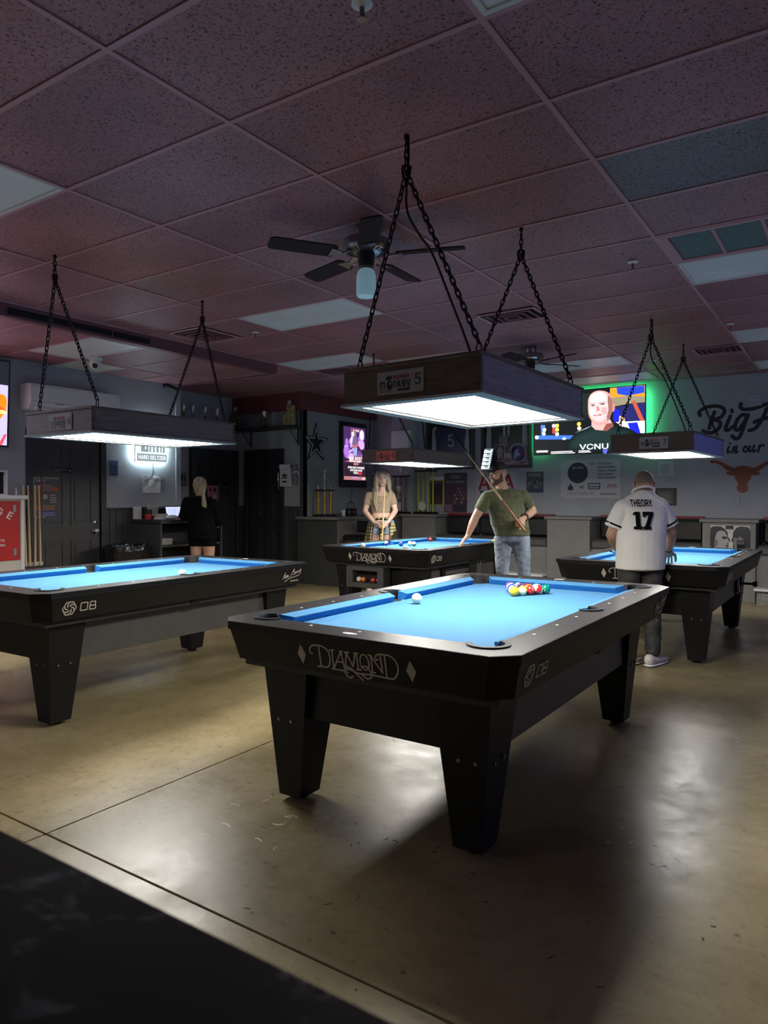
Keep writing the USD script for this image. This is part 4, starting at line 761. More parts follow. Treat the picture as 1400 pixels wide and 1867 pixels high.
# bench cabinets and seats along the far wall
YB = 8.42
def divider(x0, x1, label):
    t = thing('bench_divider', label, 'bench divider', ((x0 + x1) / 2, YF - .002, 0)); a = (x1 - x0) / 2; d = -(YF - YB)
    obj('body', bx(-a, a, d, 0, 0, 1.015, .004), 'bench_grey', t); obj('ledge_top', bx(-a - .035, a + .035, d - .035, 0, 1.016, 1.06, .006), 'bench_grey', t)
    for x in (-a + .03, a - .03): obj('screw', rod((x, d - .003, .97), (x, d + .002, .97), .008), 'bolt_steel', t)
    return t
divider(-1.52, -.885, 'grey bench divider left of the jersey man under the banner'); divider(.60, 1.225, 'grey bench divider at right bearing a black and white photo print'); divider(-4.05, -3.42, 'dark grey bench divider under the tall trophies')
divider(2.3, 2.95, 'grey bench divider outside the frame at right')
def bench(x0, x1, label):
    t = thing('wall_bench', label, 'bench', ((x0 + x1) / 2, YF - .002, 0)); a = (x1 - x0) / 2 - .002
    obj('seat_base', bx(-a, a, -.40, 0, 0, .60), 'bench_grey', t); obj('seat_cushion', bx(-a, a, -.43, -.1, .602, .73, .03), 'seat_vinyl', t)
    n = max(1, int(round(2 * a / .7))); wv = 2 * a / n
    for k in range(n): obj('back_cushion', bx(max(-a + .04, -a + wv * k + .004), min(a - .04, -a + wv * (k + 1) - .004), -.13, 0, .74, 1.03, .03), 'black_vinyl', t)
    obj('red_rail', bx(-a + .04, a - .04, -.09, 0, 1.045, 1.08, .006), 'red_trim', t)
    obj('step_nosing', bx(-a + .0, a, -.62, -.405, .175, .205, .004), 'white_enamel', t); obj('step_riser', bx(-a + .03, a - .03, -.57, -.41, 0, .174), 'concrete_step', t)
bench(-3.42, -1.52, 'black upholstered bench behind the man in the cap'); bench(-.885, .60, 'black upholstered bench behind the jersey man'); bench(1.225, 2.3, 'black upholstered bench at the right edge with a pale stone step')
t = thing('photo_print', 'black and white photo print of two men face to face on the bench divider', 'photo print', (.70, YB - .007, .62))
P = Pic(.0004); pw, ph = .46, .36; g1_, g2_, g3_ = (.06, .06, .065), (.22, .21, .22), (.42, .41, .41)
P.rect(0, 0, pw, ph, (.60, .58, .52)); P.add(Polygon(curve([(0, 0), (0, .30), (.06, .345), (.14, .335), (.20, .27), (.205, .22), (.235, .16), (.21, .13), (.215, .09), (.19, .06), (.17, 0)], 4)), g1_)
P.add(Polygon(curve([(.06, .02), (.05, .15), (.08, .27), (.15, .29), (.19, .24), (.2, .19), (.225, .155), (.2, .13), (.2, .09), (.16, .05), (.12, .01)], 4)), g3_); P.add(ell(.07, .13, .022, .045), g2_); P.add(ell(.165, .20, .03, .018), g1_); P.add(ell(.19, .10, .018, .006), g1_); P.add(Polygon([(.0, 0), (.0, .32), (.04, .3), (.04, .1), (.07, 0)]), g1_); P.add(Polygon([(.08, .0), (.12, .07), (.17, .05), (.17, 0)]), g2_)
P.add(Polygon(curve([(pw, 0), (pw, .30), (.40, .345), (.32, .34), (.27, .28), (.265, .22), (.25, .17), (.27, .13), (.265, .09), (.29, .0)], 4)), g1_); P.add(Polygon(curve([(.30, .0), (.28, .09), (.27, .16), (.28, .21), (.32, .2), (.35, .22), (.40, .15), (.38, .02)], 4)), g2_); P.rect(.31, .02, .41, .17, (.02, .02, .022)); P.rect(.315, .12, .40, .16, (.12, .12, .12)); P.rect(.18, .31, .27, .355, (.012, .012, .012)); P.text('CORNER', .225, .32, .012, (.35, .25, .12))
P.put('print', 'gloss_print', t, (0, 0, 0), X_, Z_)
# pilaster with a pale box, corner counter, trophies on it
w = setting('trim'); obj('pilaster', bx(-4.43, -4.0, YF - .18, YF, 0, 3.1, .004), 'upper_wall', w)
t = thing('wall_cabinet', 'pale grey wall box high on the pilaster beside the music screen', 'wall box', (-4.21, YF - .182, 2.2)); obj('box_shell', bx(-.17, .17, -.10, 0, -.05, .25, .006), 'white_plastic', t); obj('box_lid', bx(-.175, .175, -.105, 0, .25, .27, .004), 'white_plastic', t)
t = thing('corner_counter', 'dark grey corner counter under the music screen', 'counter', (-4.93, 6.78, 0))
obj('end_panel', bx(.005, .76, 0, .03, 0, .99, .003), 'wainscot', t); obj('side_panel', bx(.73, .76, .032, 1.95, 0, .99, .003), 'bench_grey', t); obj('counter_top', bx(-.01, .80, -.04, 1.98, .992, 1.032, .006), 'bench_grey', t); obj('inner_fill', bx(.005, .70, .05, 1.9, .02, .98), 'wainscot', t)
t = thing('dark_chair', 'dark bar stool back half hidden behind the blonde woman', 'stool', (-3.85, 6.95, 0))
obj('seat', bx(-.2, .2, -.2, .2, .70, .78, .03), 'black_vinyl', t); obj('backrest', bx(-.2, .2, .16, .21, .80, .98, .02), 'black_vinyl', t)
for sx in (-1, 1):
    for sy in (-1, 1): obj('leg', rod((sx * .21, sy * .21, 0), (sx * .17, sy * .17, .70), .014), 'dark_metal', t)
def figure(h):                                            # small trophy figurine
    return [lathe([(0, 0), (.02, 0), (.018, h * .1), (.006, h * .16), (.012, h * .3), (.020, h * .55), (.016, h * .66), (.006, h * .72), (.0, h * .73)], 12), trimesh.creation.icosphere(2, h * .10).apply_translation((0, 0, h * .82)), rod((-.01, 0, h * .6), (.035, 0, h * .78), .005, 6), rod((.035, 0, h * .78), (.05, 0, h * .98), .004, 6)]
def trophy3(label, loc, hc, tube_m, sp=.085, r=.024, lvl=None, figm='silver_cup', rot=0, fig_h=.28, four=False):
    t = thing('column_trophy', label, 'trophy', loc, rot); obj('base', bx(-sp - .07, sp + .07, -.06, .06, 0, .035, .008), 'black_laminate', t)
    cols = [-sp, 0, sp] if not four else [-sp, -sp * .35, sp * .3, sp]
    for k, x in enumerate(cols): obj('column', lathe([(0, .036), (r, .036), (r, hc), (0, hc)], 16, (x, 0.0, 0)), tube_m, t, smooth=30)
    obj('crossbar', bx(-sp - .05, sp + .05, -.05, .05, hc + .001, hc + .022, .004), 'black_laminate', t)
    for x in (-sp, sp): obj('finial', lathe([(0, 0), (.014, 0), (.006, .02), (.014, .04), (.008, .06), (0, .065)], 12, (x, 0, hc + .022)), figm, t, smooth=40)
    f = join(figure(fig_h)); f.apply_translation((0, 0, hc + .022)); obj('figurine', f, figm, t, smooth=40); return t
trophy3('three-column gold trophy with a silver figure on the corner counter', (-4.68, 7.14, 1.032), .40, 'gold_tube', .105, .025, rot=60, fig_h=.37)
t = trophy3('tall dark trophy with grey cup, just right of the blonde woman', (-4.18, 8.58, 1.06), .62, 'dark_gold', .105, .018, fig_h=.2)
obj('cup', lathe([(0, 0), (.03, 0), (.012, .05), (.012, .09), (.05, .14), (.055, .20), (.05, .21), (0, .19)], 16, (0, -.062, .25)), 'silver_cup', t, smooth=40); obj('plaque', bx(-.045, .045, -.07, -.06, .05, .19), 'ivory_plastic', t)
t = trophy3('tallest trophy with yellow-green tubes, in front of the yellow bordered poster', (-3.70, 8.60, 1.06), .70, 'neon_green_tube', .14, .014, fig_h=.2, four=True)
obj('plaque', ext(Point(0, 0).buffer(.075, quad_segs=3), 0, .01).apply_transform(frame((-.03, -.062, .13), X_, Z_)), 'ivory_plastic', t); obj('silver_ornament', figure(.09)[0].apply_translation((-.03, -.06, .62)), 'silver_cup', t)
t = thing('drinking_glass', 'clear tumbler of pale drink on the corner counter', 'glass', (-4.55, 7.46, 1.033)); mat('pale_drink', (.30, .32, .25), .1); mat('clear_glass', (.8, .85, .85), .05, spec=.6)
obj('tumbler', lathe([(.028, 0), (.036, .10), (.034, .10), (.027, .006), (0, .006), (0, 0), (.028, 0)], 20), 'clear_glass', t, smooth=40); obj('drink', lathe([(0, .008), (.027, .008), (.032, .075), (0, .075)], 20), 'pale_drink', t, smooth=40)
t = thing('handbag', 'small black handbag with a strap beside the tumbler on the counter', 'handbag', (-4.55, 7.66, 1.034)); obj('bag_body', bx(-.06, .06, -.12, .12, 0, .12, .03), 'black_vinyl', t); obj('strap', tube([(0, -.1, .1), (0, -.08, .2), (0, .0, .235), (0, .08, .2), (0, .1, .1)], .007, 6), 'black_vinyl', t); obj('clasp', bx(.06, .066, -.02, .05, .05, .08), 'chrome', t)
# star and portrait music screen on the short wall (faces +x)
def star(r, q=.382): return Polygon([((r if k % 2 == 0 else r * q) * math.sin(k * PI / 5), (r if k % 2 == 0 else r * q) * math.cos(k * PI / 5)) for k in range(10)])
mat('star_navy', (.008, .011, .025), .35); mat('star_silver', (.62, .63, .66), .4)
t = thing('wall_star', 'navy metal star with silver outline on the grey wall', 'wall emblem', (-4.949, 7.25, 2.20)); F = frame((0, 0, 0), Y_, Z_)
obj('outer_star', moved(ext(star(.335), 0, .012), F), 'star_navy', t); obj('outline_star', moved(ext(star(.275).difference(star(.220)), .012, .016), F), 'star_silver', t); obj('inner_star', moved(ext(star(.21), .012, .015), F), 'star_navy', t)
t = thing('portrait_screen', 'upright screen with a purple music party advert, left of the far light', 'screen', (-4.945, 8.22, 2.06))
obj('bezel', bx(0, .06, -.36, .36, -.555, .545, .006), 'frame_dark', t)
S = Pic(.0005); w_, h_ = .63, .90; S.rect(-w_ / 2, 0, w_ / 2, h_, (.05, .02, .09)); r6 = random.Random(4)
for k in range(26): S.add(ell((r6.random() - .5) * w_ * .8, .35 + r6.random() * .45, .03 + .05 * r6.random(), .04 + .05 * r6.random()), [(.32, .14, .55), (.55, .32, .75), (.12, .05, .30), (.75, .55, .85)][k % 4])
S.rect(-w_ / 2, 0, w_ / 2, .36, (.02, .01, .02)); S.add(Polygon([(-w_ / 2, .30), (-.1, .36), (.1, .44), (.2, .38), (w_ / 2, .33), (w_ / 2, .3)]), (.25, .07, .12))
S.add(Polygon([(-.04, .38), (-.06, .55), (-.09, .62), (-.05, .74), (0, .79), (.05, .74), (.09, .63), (.06, .55), (.05, .38), (.02, .38), (0, .5), (-.02, .38)]), (.14, .10, .20)); S.add(Polygon([(-.12, .58), (.02, .55), (.12, .62), (.02, .60)]), (.5, .12, .1)); S.add(Polygon([(-.05, .42), (.05, .42), (.06, .55), (-.05, .55)]), (.25, .33, .5)); S.add(ell(0, .80, .035, .045), (.22, .15, .16)); S.rect(-.13, .82, .14, .88, (.2, .06, .12)); S.text('m  nkey', .03, .83, .035, (.7, .7, .7))
S.text('MUSIC', .03, .305, .085, (.85, .85, .85), True, wmax=.44); S.text('PARTY', .03, .255, .034, (.8, .3, .3)); S.text('OPEN MIC W RONNIE', .03, .195, .034, (.85, .85, .85), wmax=.48); S.text('LIVE BAND SHOW', .03, .15, .032, (.85, .85, .85), wmax=.36); S.text('FRIDAY', .03, .105, .032, (.8, .8, .8)); S.rect(.08, .09, .2, .145, (.35, .03, .04)); S.rect(-w_ / 2, 0, w_ / 2, .06, (.35, .15, .16)); S.rect(-.1, .03, .1, .055, (.45, .2, .5)); S.text('1:08', .24, .015, .03, (.85, .85, .85))
S.put('screen_picture', 'screen', t, (.0605, 0, -.43), Y_, Z_); obj('cable', tube([(.03, -.02, -.55), (.03, -.06, -.75), (.03, -.02, -1.0)], .004, 5), 'dark_metal', t)
t = thing('wall_lettering', 'faint raised letters ONE on the dark wall beside the music screen', 'wall lettering', (-4.94, 8.66, 1.45)); m = meshkit.text_mesh('ONE', .16, .006, False); m.apply_transform(trimesh.transformations.rotation_matrix(.75, (0, 0, 1))); m.apply_transform(frame((0, 0, 0), Y_, Z_)); obj('letters', m, 'star_silver', t)
for y_, lb in ((4.6, 'added unseen blue screen for fill light on the right wall'),):
    t = thing('television', lb, 'television', (4.498, y_, 2.05)); obj('bezel', bx(-.06, 0, -.97, .97, -.55, .55, .006), 'frame_dark', t); S = Pic(.0005); S.rect(-.95, -.53, .95, .53, (.30, .42, 1.3)); S.rect(-.95, -.53, .95, -.25, (.12, .2, 1.0)); S.rect(-.5, -.1, .4, .3, (.7, .75, 1.4)); S.put('screen_picture', 'sports_screen', t, (-.0605, 0, 0), (0, -1, 0), Z_)  # added, unseen screen that throws blue light on the hanging-light sides
# ------------------------------------------------------------------ recess: doors, shelf, trophies, white box
def panel_door(name, O, U, wd, ht, mat_, panels, frame_w=.07, knob=None, th=.04):
    t = setting(name); F = frame(O, U, Z_)
    obj('door_leaf', moved(bx(.006, wd - .006, .006, ht - .006, -.05, -.012), F), mat_, t)
    for (a, b, c, d) in panels:
        fr_ = sbox(a, b, c, d).difference(sbox(a + .022, b + .022, c - .022, d - .022)); obj('panel_molding', moved(ext(fr_, -.012, -.002), F), mat_, t); obj('raised_panel', moved(bx(a + .05, c - .05, b + .05, d - .05, -.012, -.004, .004), F), mat_, t)
    obj('door_frame', moved(ext(sbox(-frame_w, 0, wd + frame_w, ht + frame_w).difference(sbox(0, -1, wd, ht)), -.02, .02), F), 'frame_dark', t)
    return t, F
six = lambda w_, h_: [(a, b, c, d) for a, c in ((.11, w_ / 2 - .045), (w_ / 2 + .045, w_ - .11)) for b, d in ((.2, .82), (.98, 1.58), (1.68, h_ - .12))]
t, F = panel_door('door_1', (XL, DY0, 0), Y_, DY1 - DY0, DZ, 'door_dark', six(DY1 - DY0, DZ))
d = DY1 - DY0 - .075
obj('door_knob', lathe([(0, 0), (.032, 0), (.032, .006), (.012, .012), (.012, .035), (.028, .048), (.030, .062), (.02, .074), (0, .076)], 20).apply_transform(moved_T := (F @ np.array([[1, 0, 0, d], [0, 1, 0, .91], [0, 0, 1, -.012], [0, 0, 0, 1.]]))), 'chrome', t, smooth=40)
obj('deadbolt', lathe([(0, 0), (.03, 0), (.028, .014), (.012, .018), (0, .018)], 18).apply_transform(F @ np.array([[1, 0, 0, d], [0, 1, 0, 1.015], [0, 0, 1, -.012], [0, 0, 0, 1.]])), 'chrome', t, smooth=40)
t, F = panel_door('door_2', (HX + .052, 5.98, 0), Y_, .88, 2.03, 'frame_dark', six(.88, 2.03))
t, F = panel_door('door_3', (A0 + .0, WY, 0), X_, A1 - A0, 2.04, 'frame_dark', six(A1 - A0, 2.04))
obj('closer_bar', bx(HX + .053, HX + .085, 6.54, 6.82, 1.978, 2.002, .004), 'brushed_steel', '/World/door_2')
hm = tube([(0, .02, -.14), (0, -.02, -.12), (.01, -.03, 0), (0, -.02, .12), (0, .02, .14)], .012, 8); hm.apply_translation((-5.40, 6.885, 1.60)); obj('pull_handle', hm, 'chrome', '/World/door_3')
t = thing('trophy_shelf', 'long black wall shelf carrying small trophies, over the dark doors', 'shelf', (-5.62, WY, 2.42))
obj('shelf_board', bx(-.78, .70, -.26, -.002, -.02, .012, .003), 'frame_dark', t); obj('shelf_board', bx(-.778, -.52, -1.25, -.262, -.02, .012, .003), 'frame_dark', t)
for x in (-.42, .60):
    obj('bracket', [bx(x - .012, x + .012, -.02, -.002, -.27, -.021), rod((x, -.22, -.03), (x, -.015, -.25), .008, 6)], 'frame_dark', t)
def cup_trophy(label, loc, h=.22, grp=None):
    t = thing('small_trophy', label, 'trophy', loc, group=grp); obj('base', bx(-.03, .03, -.03, .03, 0, .04, .004), 'black_laminate', t); obj('stem', lathe([(0, .04), (.022, .04), (.012, .08), (.012, .14), (.025, .16), (.012, .175), (0, .175)], 14), 'dark_gold', t, smooth=40)
    obj('cup', lathe([(0, h * .75), (.012, h * .78), (.04, h), (.045, h + .05), (.04, h + .05), (0, h * .9)], 16), 'silver_cup', t, smooth=40)
SB = 2.433
for y, lb in ((5.70, 'small cup trophy, leftmost on the shelf behind the hanging light numbered 6'), (5.88, 'small cup trophy, second from the left on the shelf'), (6.13, 'small cup trophy, third from the left on the shelf'), (6.38, 'small cup trophy, fourth from the left on the shelf')): cup_trophy(lb, (-6.27, y, SB), .26, 'cup trophies on the shelf')
cup_trophy('single cup trophy in the middle of the shelf, left of the glittering trophy', (-5.62, 6.78, SB), .22)
def glitter(label, loc, hs, m, sp):
    t = thing('glitter_trophy', label, 'trophy', loc); obj('base', bx(-sp * 1.7, sp * 1.7, -.05, .05, 0, .02, .004), 'black_laminate', t)
    for k, h in enumerate(hs): obj('column', bx(-sp * 1.6 + k * sp * 1.1, -sp * 1.6 + k * sp * 1.1 + sp, -.03, .03, .02, h, .004), m, t)
    obj('medallion', Point(0, 0) and ext(Point(0, 0).buffer(.035), 0, .01).apply_transform(frame((sp * .5, -.03, max(hs) + .04), X_, Z_)), 'ivory_plastic', t); obj('finial', lathe([(0, 0), (.012, 0), (.012, .03), (0, .035)], 10, (-sp * .5, 0, hs[1])), 'ivory_plastic', t)
glitter('gold glitter trophy with a round medallion at the right end of the shelf', (-5.10, 6.79, SB), (.22, .32, .33), 'gold_glitter', .065); glitter('dark glitter trophy with a round medallion where the shelf turns the corner', (-6.22, 6.74, SB), (.26, .30, .22), 'dark_gold', .06)
t = thing('shelf_bracket_plate', 'short pale metal bar standing at the right end of the shelf', 'bracket', (-4.955, 6.83, SB)); obj('bar', bx(-.012, .012, -.01, .01, 0, .24, .002), 'brushed_steel', t)
t = thing('drop_box', 'white drop box with a dark slot mounted beside the dark door', 'drop box', (-5.345, WY, 1.50))
obj('box_shell', bx(0, .215, -.09, 0, 0, .345, .008), 'white_plastic', t); obj('top_hood', bx(0, .215, -.10, 0, .285, .35, .006), 'white_plastic', t); obj('slot', bx(.06, .15, -.0925, -.089, .065, .09), 'slot_black', t); obj('emblem', Pic(.001).add(unary_union([sbox(.055, .13, .16, .15), Polygon([(.06, .16), (.055, .20), (.08, .18), (.107, .215), (.135, .18), (.16, .2), (.155, .16)])]), (.01, .01, .01)).m, 'slot_black', t) if False else None
obj('emblem', moved(ext(unary_union([sbox(.055, .13, .16, .15), Polygon([(.06, .16), (.055, .20), (.08, .18), (.107, .215), (.135, .18), (.16, .2), (.155, .16)])]), 0, .001), frame((0, -.0902, 0), X_, Z_)), 'slot_black', t); obj('knob', rod((.107, -.092, .265), (.107, -.1, .265), .008), 'dark_metal', t)
t = thing('wall_switch', 'grey lever switch box on the wall right of the white drop box', 'switch box', (-5.09, WY, 1.52)); obj('switch_plate', bx(-.03, .05, -.05, -.0, 0, .33, .005), 'plate_silver', t); obj('lever_arm', [rod((.0, -.06, .2), (.09, -.06, .22), .012), rod((.09, -.06, .22), (.11, -.05, .16), .012)], 'white_plastic', t)
def sign_x(name, label, y0, z0, y1, z1, P, x, cat='sign', mt='print'):
    t = thing(name, label, cat, (x + .001, y0, z0)); obj('sign_board', bx(0, .004, 0, y1 - y0, 0, z1 - z0), 'white_plastic', t); P.put('print', mt, t, (.0045, 0, 0), Y_, Z_); return t
def wc(P, w_, h_, bg, fg):
    P.rect(0, 0, w_, h_, bg)
    for k in (.3, .7): P.add(Point(w_ * k, h_ * .82).buffer(w_ * .075), fg); P.add(Polygon([(w_ * (k - .14), h_ * .72), (w_ * (k + .14), h_ * .72), (w_ * (k + .12), h_ * .5), (w_ * (k + .07), h_ * .5), (w_ * (k + .06), h_ * .28), (w_ * (k - .06), h_ * .28), (w_ * (k - .07), h_ * .5), (w_ * (k - .12), h_ * .5)]), fg)
    P.bars(w_ * .15, h_ * .1, w_ * .85, h_ * .18, 1, fg, .8, 0); return P
sign_x('restroom_sign', 'blue restroom sign with two figures right of the employees door', 3.855, 1.595, 3.99, 1.79, wc(Pic(.0004), .135, .195, (.05, .09, .22), (.01, .02, .06)), XL)
sign_x('restroom_sign', 'grey restroom sign with two black figures beside the hall door', 5.735, 1.50, 5.87, 1.72, wc(Pic(.0004), .135, .22, (.22, .22, .23), (.01, .01, .01)), HX)
P = Pic(.0004); P.rect(0, 0, .22, .31, (.38, .15, .20)); P.add(ell(.06, .24, .025, .03), (.05, .02, .03)); P.add(ell(.15, .24, .03, .04), (.05, .02, .03)); P.rect(.11, .05, .17, .16, (.45, .35, .37)); P.rect(.03, .02, .09, .14, (.06, .03, .04)); sign_x('poster', 'small pink poster on the hall door behind the woman in black', 6.25, 1.21, 6.47, 1.52, P, HX + .047, 'poster')
P = Pic(.0004); P.rect(0, 0, .205, .21, (.012, .012, .013)); P.text('BEST PARTY', .10, .13, .028, (.16, .16, .16), wmax=.18); P.bars(.04, .03, .17, .10, 3, (.08, .08, .08), .3, .3); sign_x('notice', 'small black notice with grey lettering on the hall door', 6.50, 1.345, 6.705, 1.555, P, HX + .047, 'notice')
# ------------------------------------------------------------------ left wall
t = thing('air_conditioner', 'white wall-mounted split air conditioner above the employees door', 'air conditioner', (XL, 2.73, 2.30))
prof = Polygon([(0, 0), (.14, 0), (.20, .035), (.225, .09), (.225, .25), (.21, .285), (.0, .29)])
obj('body', moved(ext(prof.buffer(-.008).buffer(.008), 0, 1.13), frame((0, 1.13, 0), X_, Z_)), 'white_plastic', t, smooth=25); obj('louver_flap', bx(.155, .215, .06, 1.09, -.004, .03, .008), 'white_plastic', t); obj('badge', bx(.2255, .2275, .28, .38, .075, .085), 'plate_silver', t); obj('seam', bx(.2252, .2262, .02, 1.11, .088, .092), 'plate_silver', t)
t = thing('dome_camera', 'white dome security camera under the lower left ceiling', 'security camera', (-4.62, 3.08, LZ - .004)); obj('base', lathe([(0, 0), (.075, 0), (.075, -.02), (.06, -.03), (0, -.03)], 24), 'white_plastic', t, smooth=30); obj('camera_ball', trimesh.creation.icosphere(3, .062).apply_translation((0.0, 0, -.068)), 'white_plastic', t, smooth=True); obj('lens', lathe([(0, 0), (.03, 0), (.028, .012), (0, .014)], 18).apply_transform(frame((.036, -.028, -.095), (.6, .8, 0), (.55, -.42, .72))), 'glass_dark', t)
t = thing('bullet_camera', 'dark bullet security camera high at the end of the left wall', 'security camera', (XL + .002, 4.72, 2.80)); obj('mount', rod((0, 0, .03), (.04, 0, .03), .03, 14), 'dark_metal', t); obj('barrel', rod((.05, -.03, .03), (.13, .10, -.02), .03, 16), 'dark_metal', t); obj('lens', rod((.128, .099, -.019), (.132, .105, -.021), .02, 14), 'chrome', t)
t = thing('food_television', 'television cut by the left edge showing bright orange food', 'television', (XL + .06, 1.93, 2.34))
RY = trimesh.transformations.rotation_matrix(.06, (0, 1, 0))
obj('bezel', moved(bx(-.02, .03, -.64, .64, -.47, .47, .006), RY), 'frame_dark', t); S = Pic(.0005); S.rect(-.62, -.45, .62, .45, (.012, .012, .02)); S.rect(-.62, -.45, .615, .20, (.50, .45, 1.0)); S.add(Polygon(curve([(-.3, -.22), (.1, -.26), (.45, -.22), (.58, -.1), (.60, .05), (.52, .10), (.2, .08), (-.3, .1), (-.5, -.05), (-.3, -.22)], 5)), (.85, .22, .01))
for k in range(18): S.add(ell(-.1 + .66 * r6.random(), -.18 + .22 * r6.random(), .05, .022), [(1, .45, .05), (.7, .10, .01), (1, .6, .2)][k % 3])
S.add(Polygon([(.52, -.45), (.56, -.45), (.61, -.33), (.58, -.33)]), (.6, .08, .08)); m = join(S.m); m.apply_transform(frame((.0305, 0, 0), Y_, Z_)); obj('screen_picture', moved(m, RY), 'screen', t, col=np.vstack(S.c)); obj('wall_bracket', bx(-.058, -.021, -.2, .2, -.2, .2), 'dark_metal', t)
t = thing('menu_screen', 'added unseen bright screen for fill light on the left wall', 'screen', (XL + .06, .15, 2.0)); obj('bezel', bx(-.058, .03, -1.0, 1.0, -.56, .56, .006), 'frame_dark', t); S = Pic(.0005); S.rect(-.97, -.53, .97, .53, (.9, .87, 1.15)); S.bars(-.9, -.45, .1, .4, 9, (.5, .5, .9), .4, .3); S.rect(.25, -.4, .9, .4, (1.0, .75, .55)); S.put('screen_picture', 'sports_screen', t, (.0305, 0, 0), Y_, Z_)  # added, unseen screen giving lilac fill from the left
# lit hard seltzer sign
t = thing('lit_sign', 'glowing white LED sign on the left wall under the hanging light numbered 6', 'lit sign', (XL + .012, 4.20, 1.79))
obj('glow_panel', bx(.03, .036, .02, .50, .02, .42), 'sign_glow', t); S = Pic(.002); gd = (.20, .24, .25); S.rect(0, 0, .52, .44, (.62, .80, .86)); S.rect(.03, .01, .50, .105, gd); S.text('HARD SELTZER', .265, .035, .05, (.75, .9, .95), True, wmax=.44)
for k, (x0, x1) in enumerate(((.09, .15), (.17, .20), (.22, .245), (.275, .30), (.33, .36), (.39, .41), (.43, .46))): S.rect(x0, .13, x1, .36, gd)
S.rect(.09, .13, .20, .16, gd); S.rect(.17, .21, .245, .24, gd); S.rect(.33, .33, .46, .36, gd)
S.put('sign_face', 'lit_sign', t, (.05, 0, 0), Y_, Z_); obj('sign_back', bx(.0365, .0495, .0, .52, 0, .44), 'frame_dark', t)
t = thing('sign_cord', 'thin cord hanging below the lit sign', 'cord', (XL + .004, 4.52, 1.79)); obj('cord', tube([(0, 0, 0), (0, .01, -.1), (0, -.005, -.2)], .003, 5), 'dark_metal', t)
v = trimesh.creation.box((.01, .29, .225)).subdivide().subdivide().subdivide(); v = v.subdivide(); v.vertices[:, 0] += .03 * (np.abs(meshkit.fbm(v.vertices * 13, 3, 4) - .5) * 2 - .3); t = thing('foil_sheet', 'crumpled silvery sheet taped to the left wall below the lit sign', 'sheet', (XL + .016, 4.49, 1.50)); obj('sheet', v, 'foil', t, smooth=40)
P = Pic(.0004); P.rect(0, 0, .085, .19, (.30, .31, .32)); P.bars(.012, .02, .072, .17, 7, (.12, .12, .13), .3, .3); sign_x('notice', 'narrow grey notice right of the crumpled silvery sheet', 4.642, 1.405, 4.727, 1.595, P, XL, 'notice')
P = Pic(.0004); w_, h_ = .305, .465; P.rect(0, 0, w_, h_, (.30, .45, .20)); P.rect(.014, .014, w_ - .014, h_ - .014, (.16, .045, .035)); P.rect(.014, .40, w_ - .014, .45, (.03, .04, .12)); P.text('TEAMS FORMING NOW!', w_ / 2, .412, .028, (.6, .6, .6), True, wmax=.265); P.rect(.09, .16, .19, .29, (.07, .07, .07)); P.rect(.2, .15, .29, .29, (.05, .06, .25)); P.add(Point(.27, .33).buffer(.03), (.5, .06, .02)); P.add(ell(.14, .24, .03, .03), (.35, .35, .33)); P.bars(.03, .31, .25, .39, 4, (.32, .16, .14), .5, .2); P.bars(.03, .09, .28, .15, 3, (.45, .20, .12), .5, .2); P.rect(.014, .014, w_ - .014, .075, (.04, .05, .22)); P.bars(.05, .02, .28, .07, 3, (.35, .35, .45), .4, .2); P.bars(.2, .17, .28, .28, 4, (.45, .3, .35), .5, .2)
sign_x('poster', 'colourful flyer with a green border on the employees door', 2.862 + .02, 1.09, 3.187, 1.555, P, XL - .012 + .001, 'poster')
P = Pic(.0004); P.rect(0, 0, .21, .06, (.006, .008, .02)); P.text('Employees', .012, .032, .018, (.30, .30, .32), False, False); P.text('Only', .012, .010, .016, (.30, .30, .32), False, False); P.add(Point(.185, .03).buffer(.012), (.25, .25, .28)); sign_x('door_sign', 'small black employees only sign on the left door', 3.15, 1.61, 3.36, 1.67, P, XL - .012 + .001)
# change machine and things around it
t = thing('change_machine', 'white cabinet change machine with a red front at the left edge', 'change machine', (XL + .016, 1.66, 0))
obj('cabinet', bx(0, .38, 0, .89, 0, 1.30, .01), 'ivory_plastic', t); obj('cabinet_top', bx(0, .41, -.02, .92, 1.302, 1.345, .008), 'white_plastic', t); obj('red_front', bx(.381, .395, .05, .835, .66, 1.285, .004), 'machine_red', t); obj('front_trim', bx(.381, .392, .845, .885, .45, 1.30, .003), 'white_plastic', t)
for k, (ch, a) in enumerate(zip('CHANGE', np.linspace(.55, -.55, 6))):
    m = meshkit.text_mesh(ch, .075, .003, True); m.apply_translation((-m.bounds[1][0] / 2, 0, 0)); m.apply_transform(trimesh.transformations.rotation_matrix(a, (0, 0, 1))); m.apply_transform(frame((.3955, .43 - .52 * math.sin(a), 1.165 - .42 * (1 - math.cos(a))), Y_, Z_)); obj('letter', m, 'paper_white', t)
for z in (.98, 1.17): obj('hinge', bx(.3955, .404, .755, .79, z - (.27 if z < 1 else 0), z + .075 - (.27 if z < 1 else 0), .003), 'plate_silver', t)
obj('bill_slot', [bx(.3955, .43, .50, .61, .715, .765, .008)], 'chrome', t); obj('slot_gap', bx(.4305, .432, .515, .595, .745, .752), 'slot_black', t); obj('keyhole_plate', bx(.3955, .403, .52, .55, .95, 1.08, .003), 'plate_silver', t)
m = join([meshkit.text_mesh('ACCEPTS', .026, .002, True), meshkit.text_mesh('$5 $10 Bills', .022, .002, True).apply_translation((0, -.045, 0))]); m.apply_transform(frame((.3955, .50, .86), Y_, Z_)); obj('front_lettering', m, 'paper_white', t)
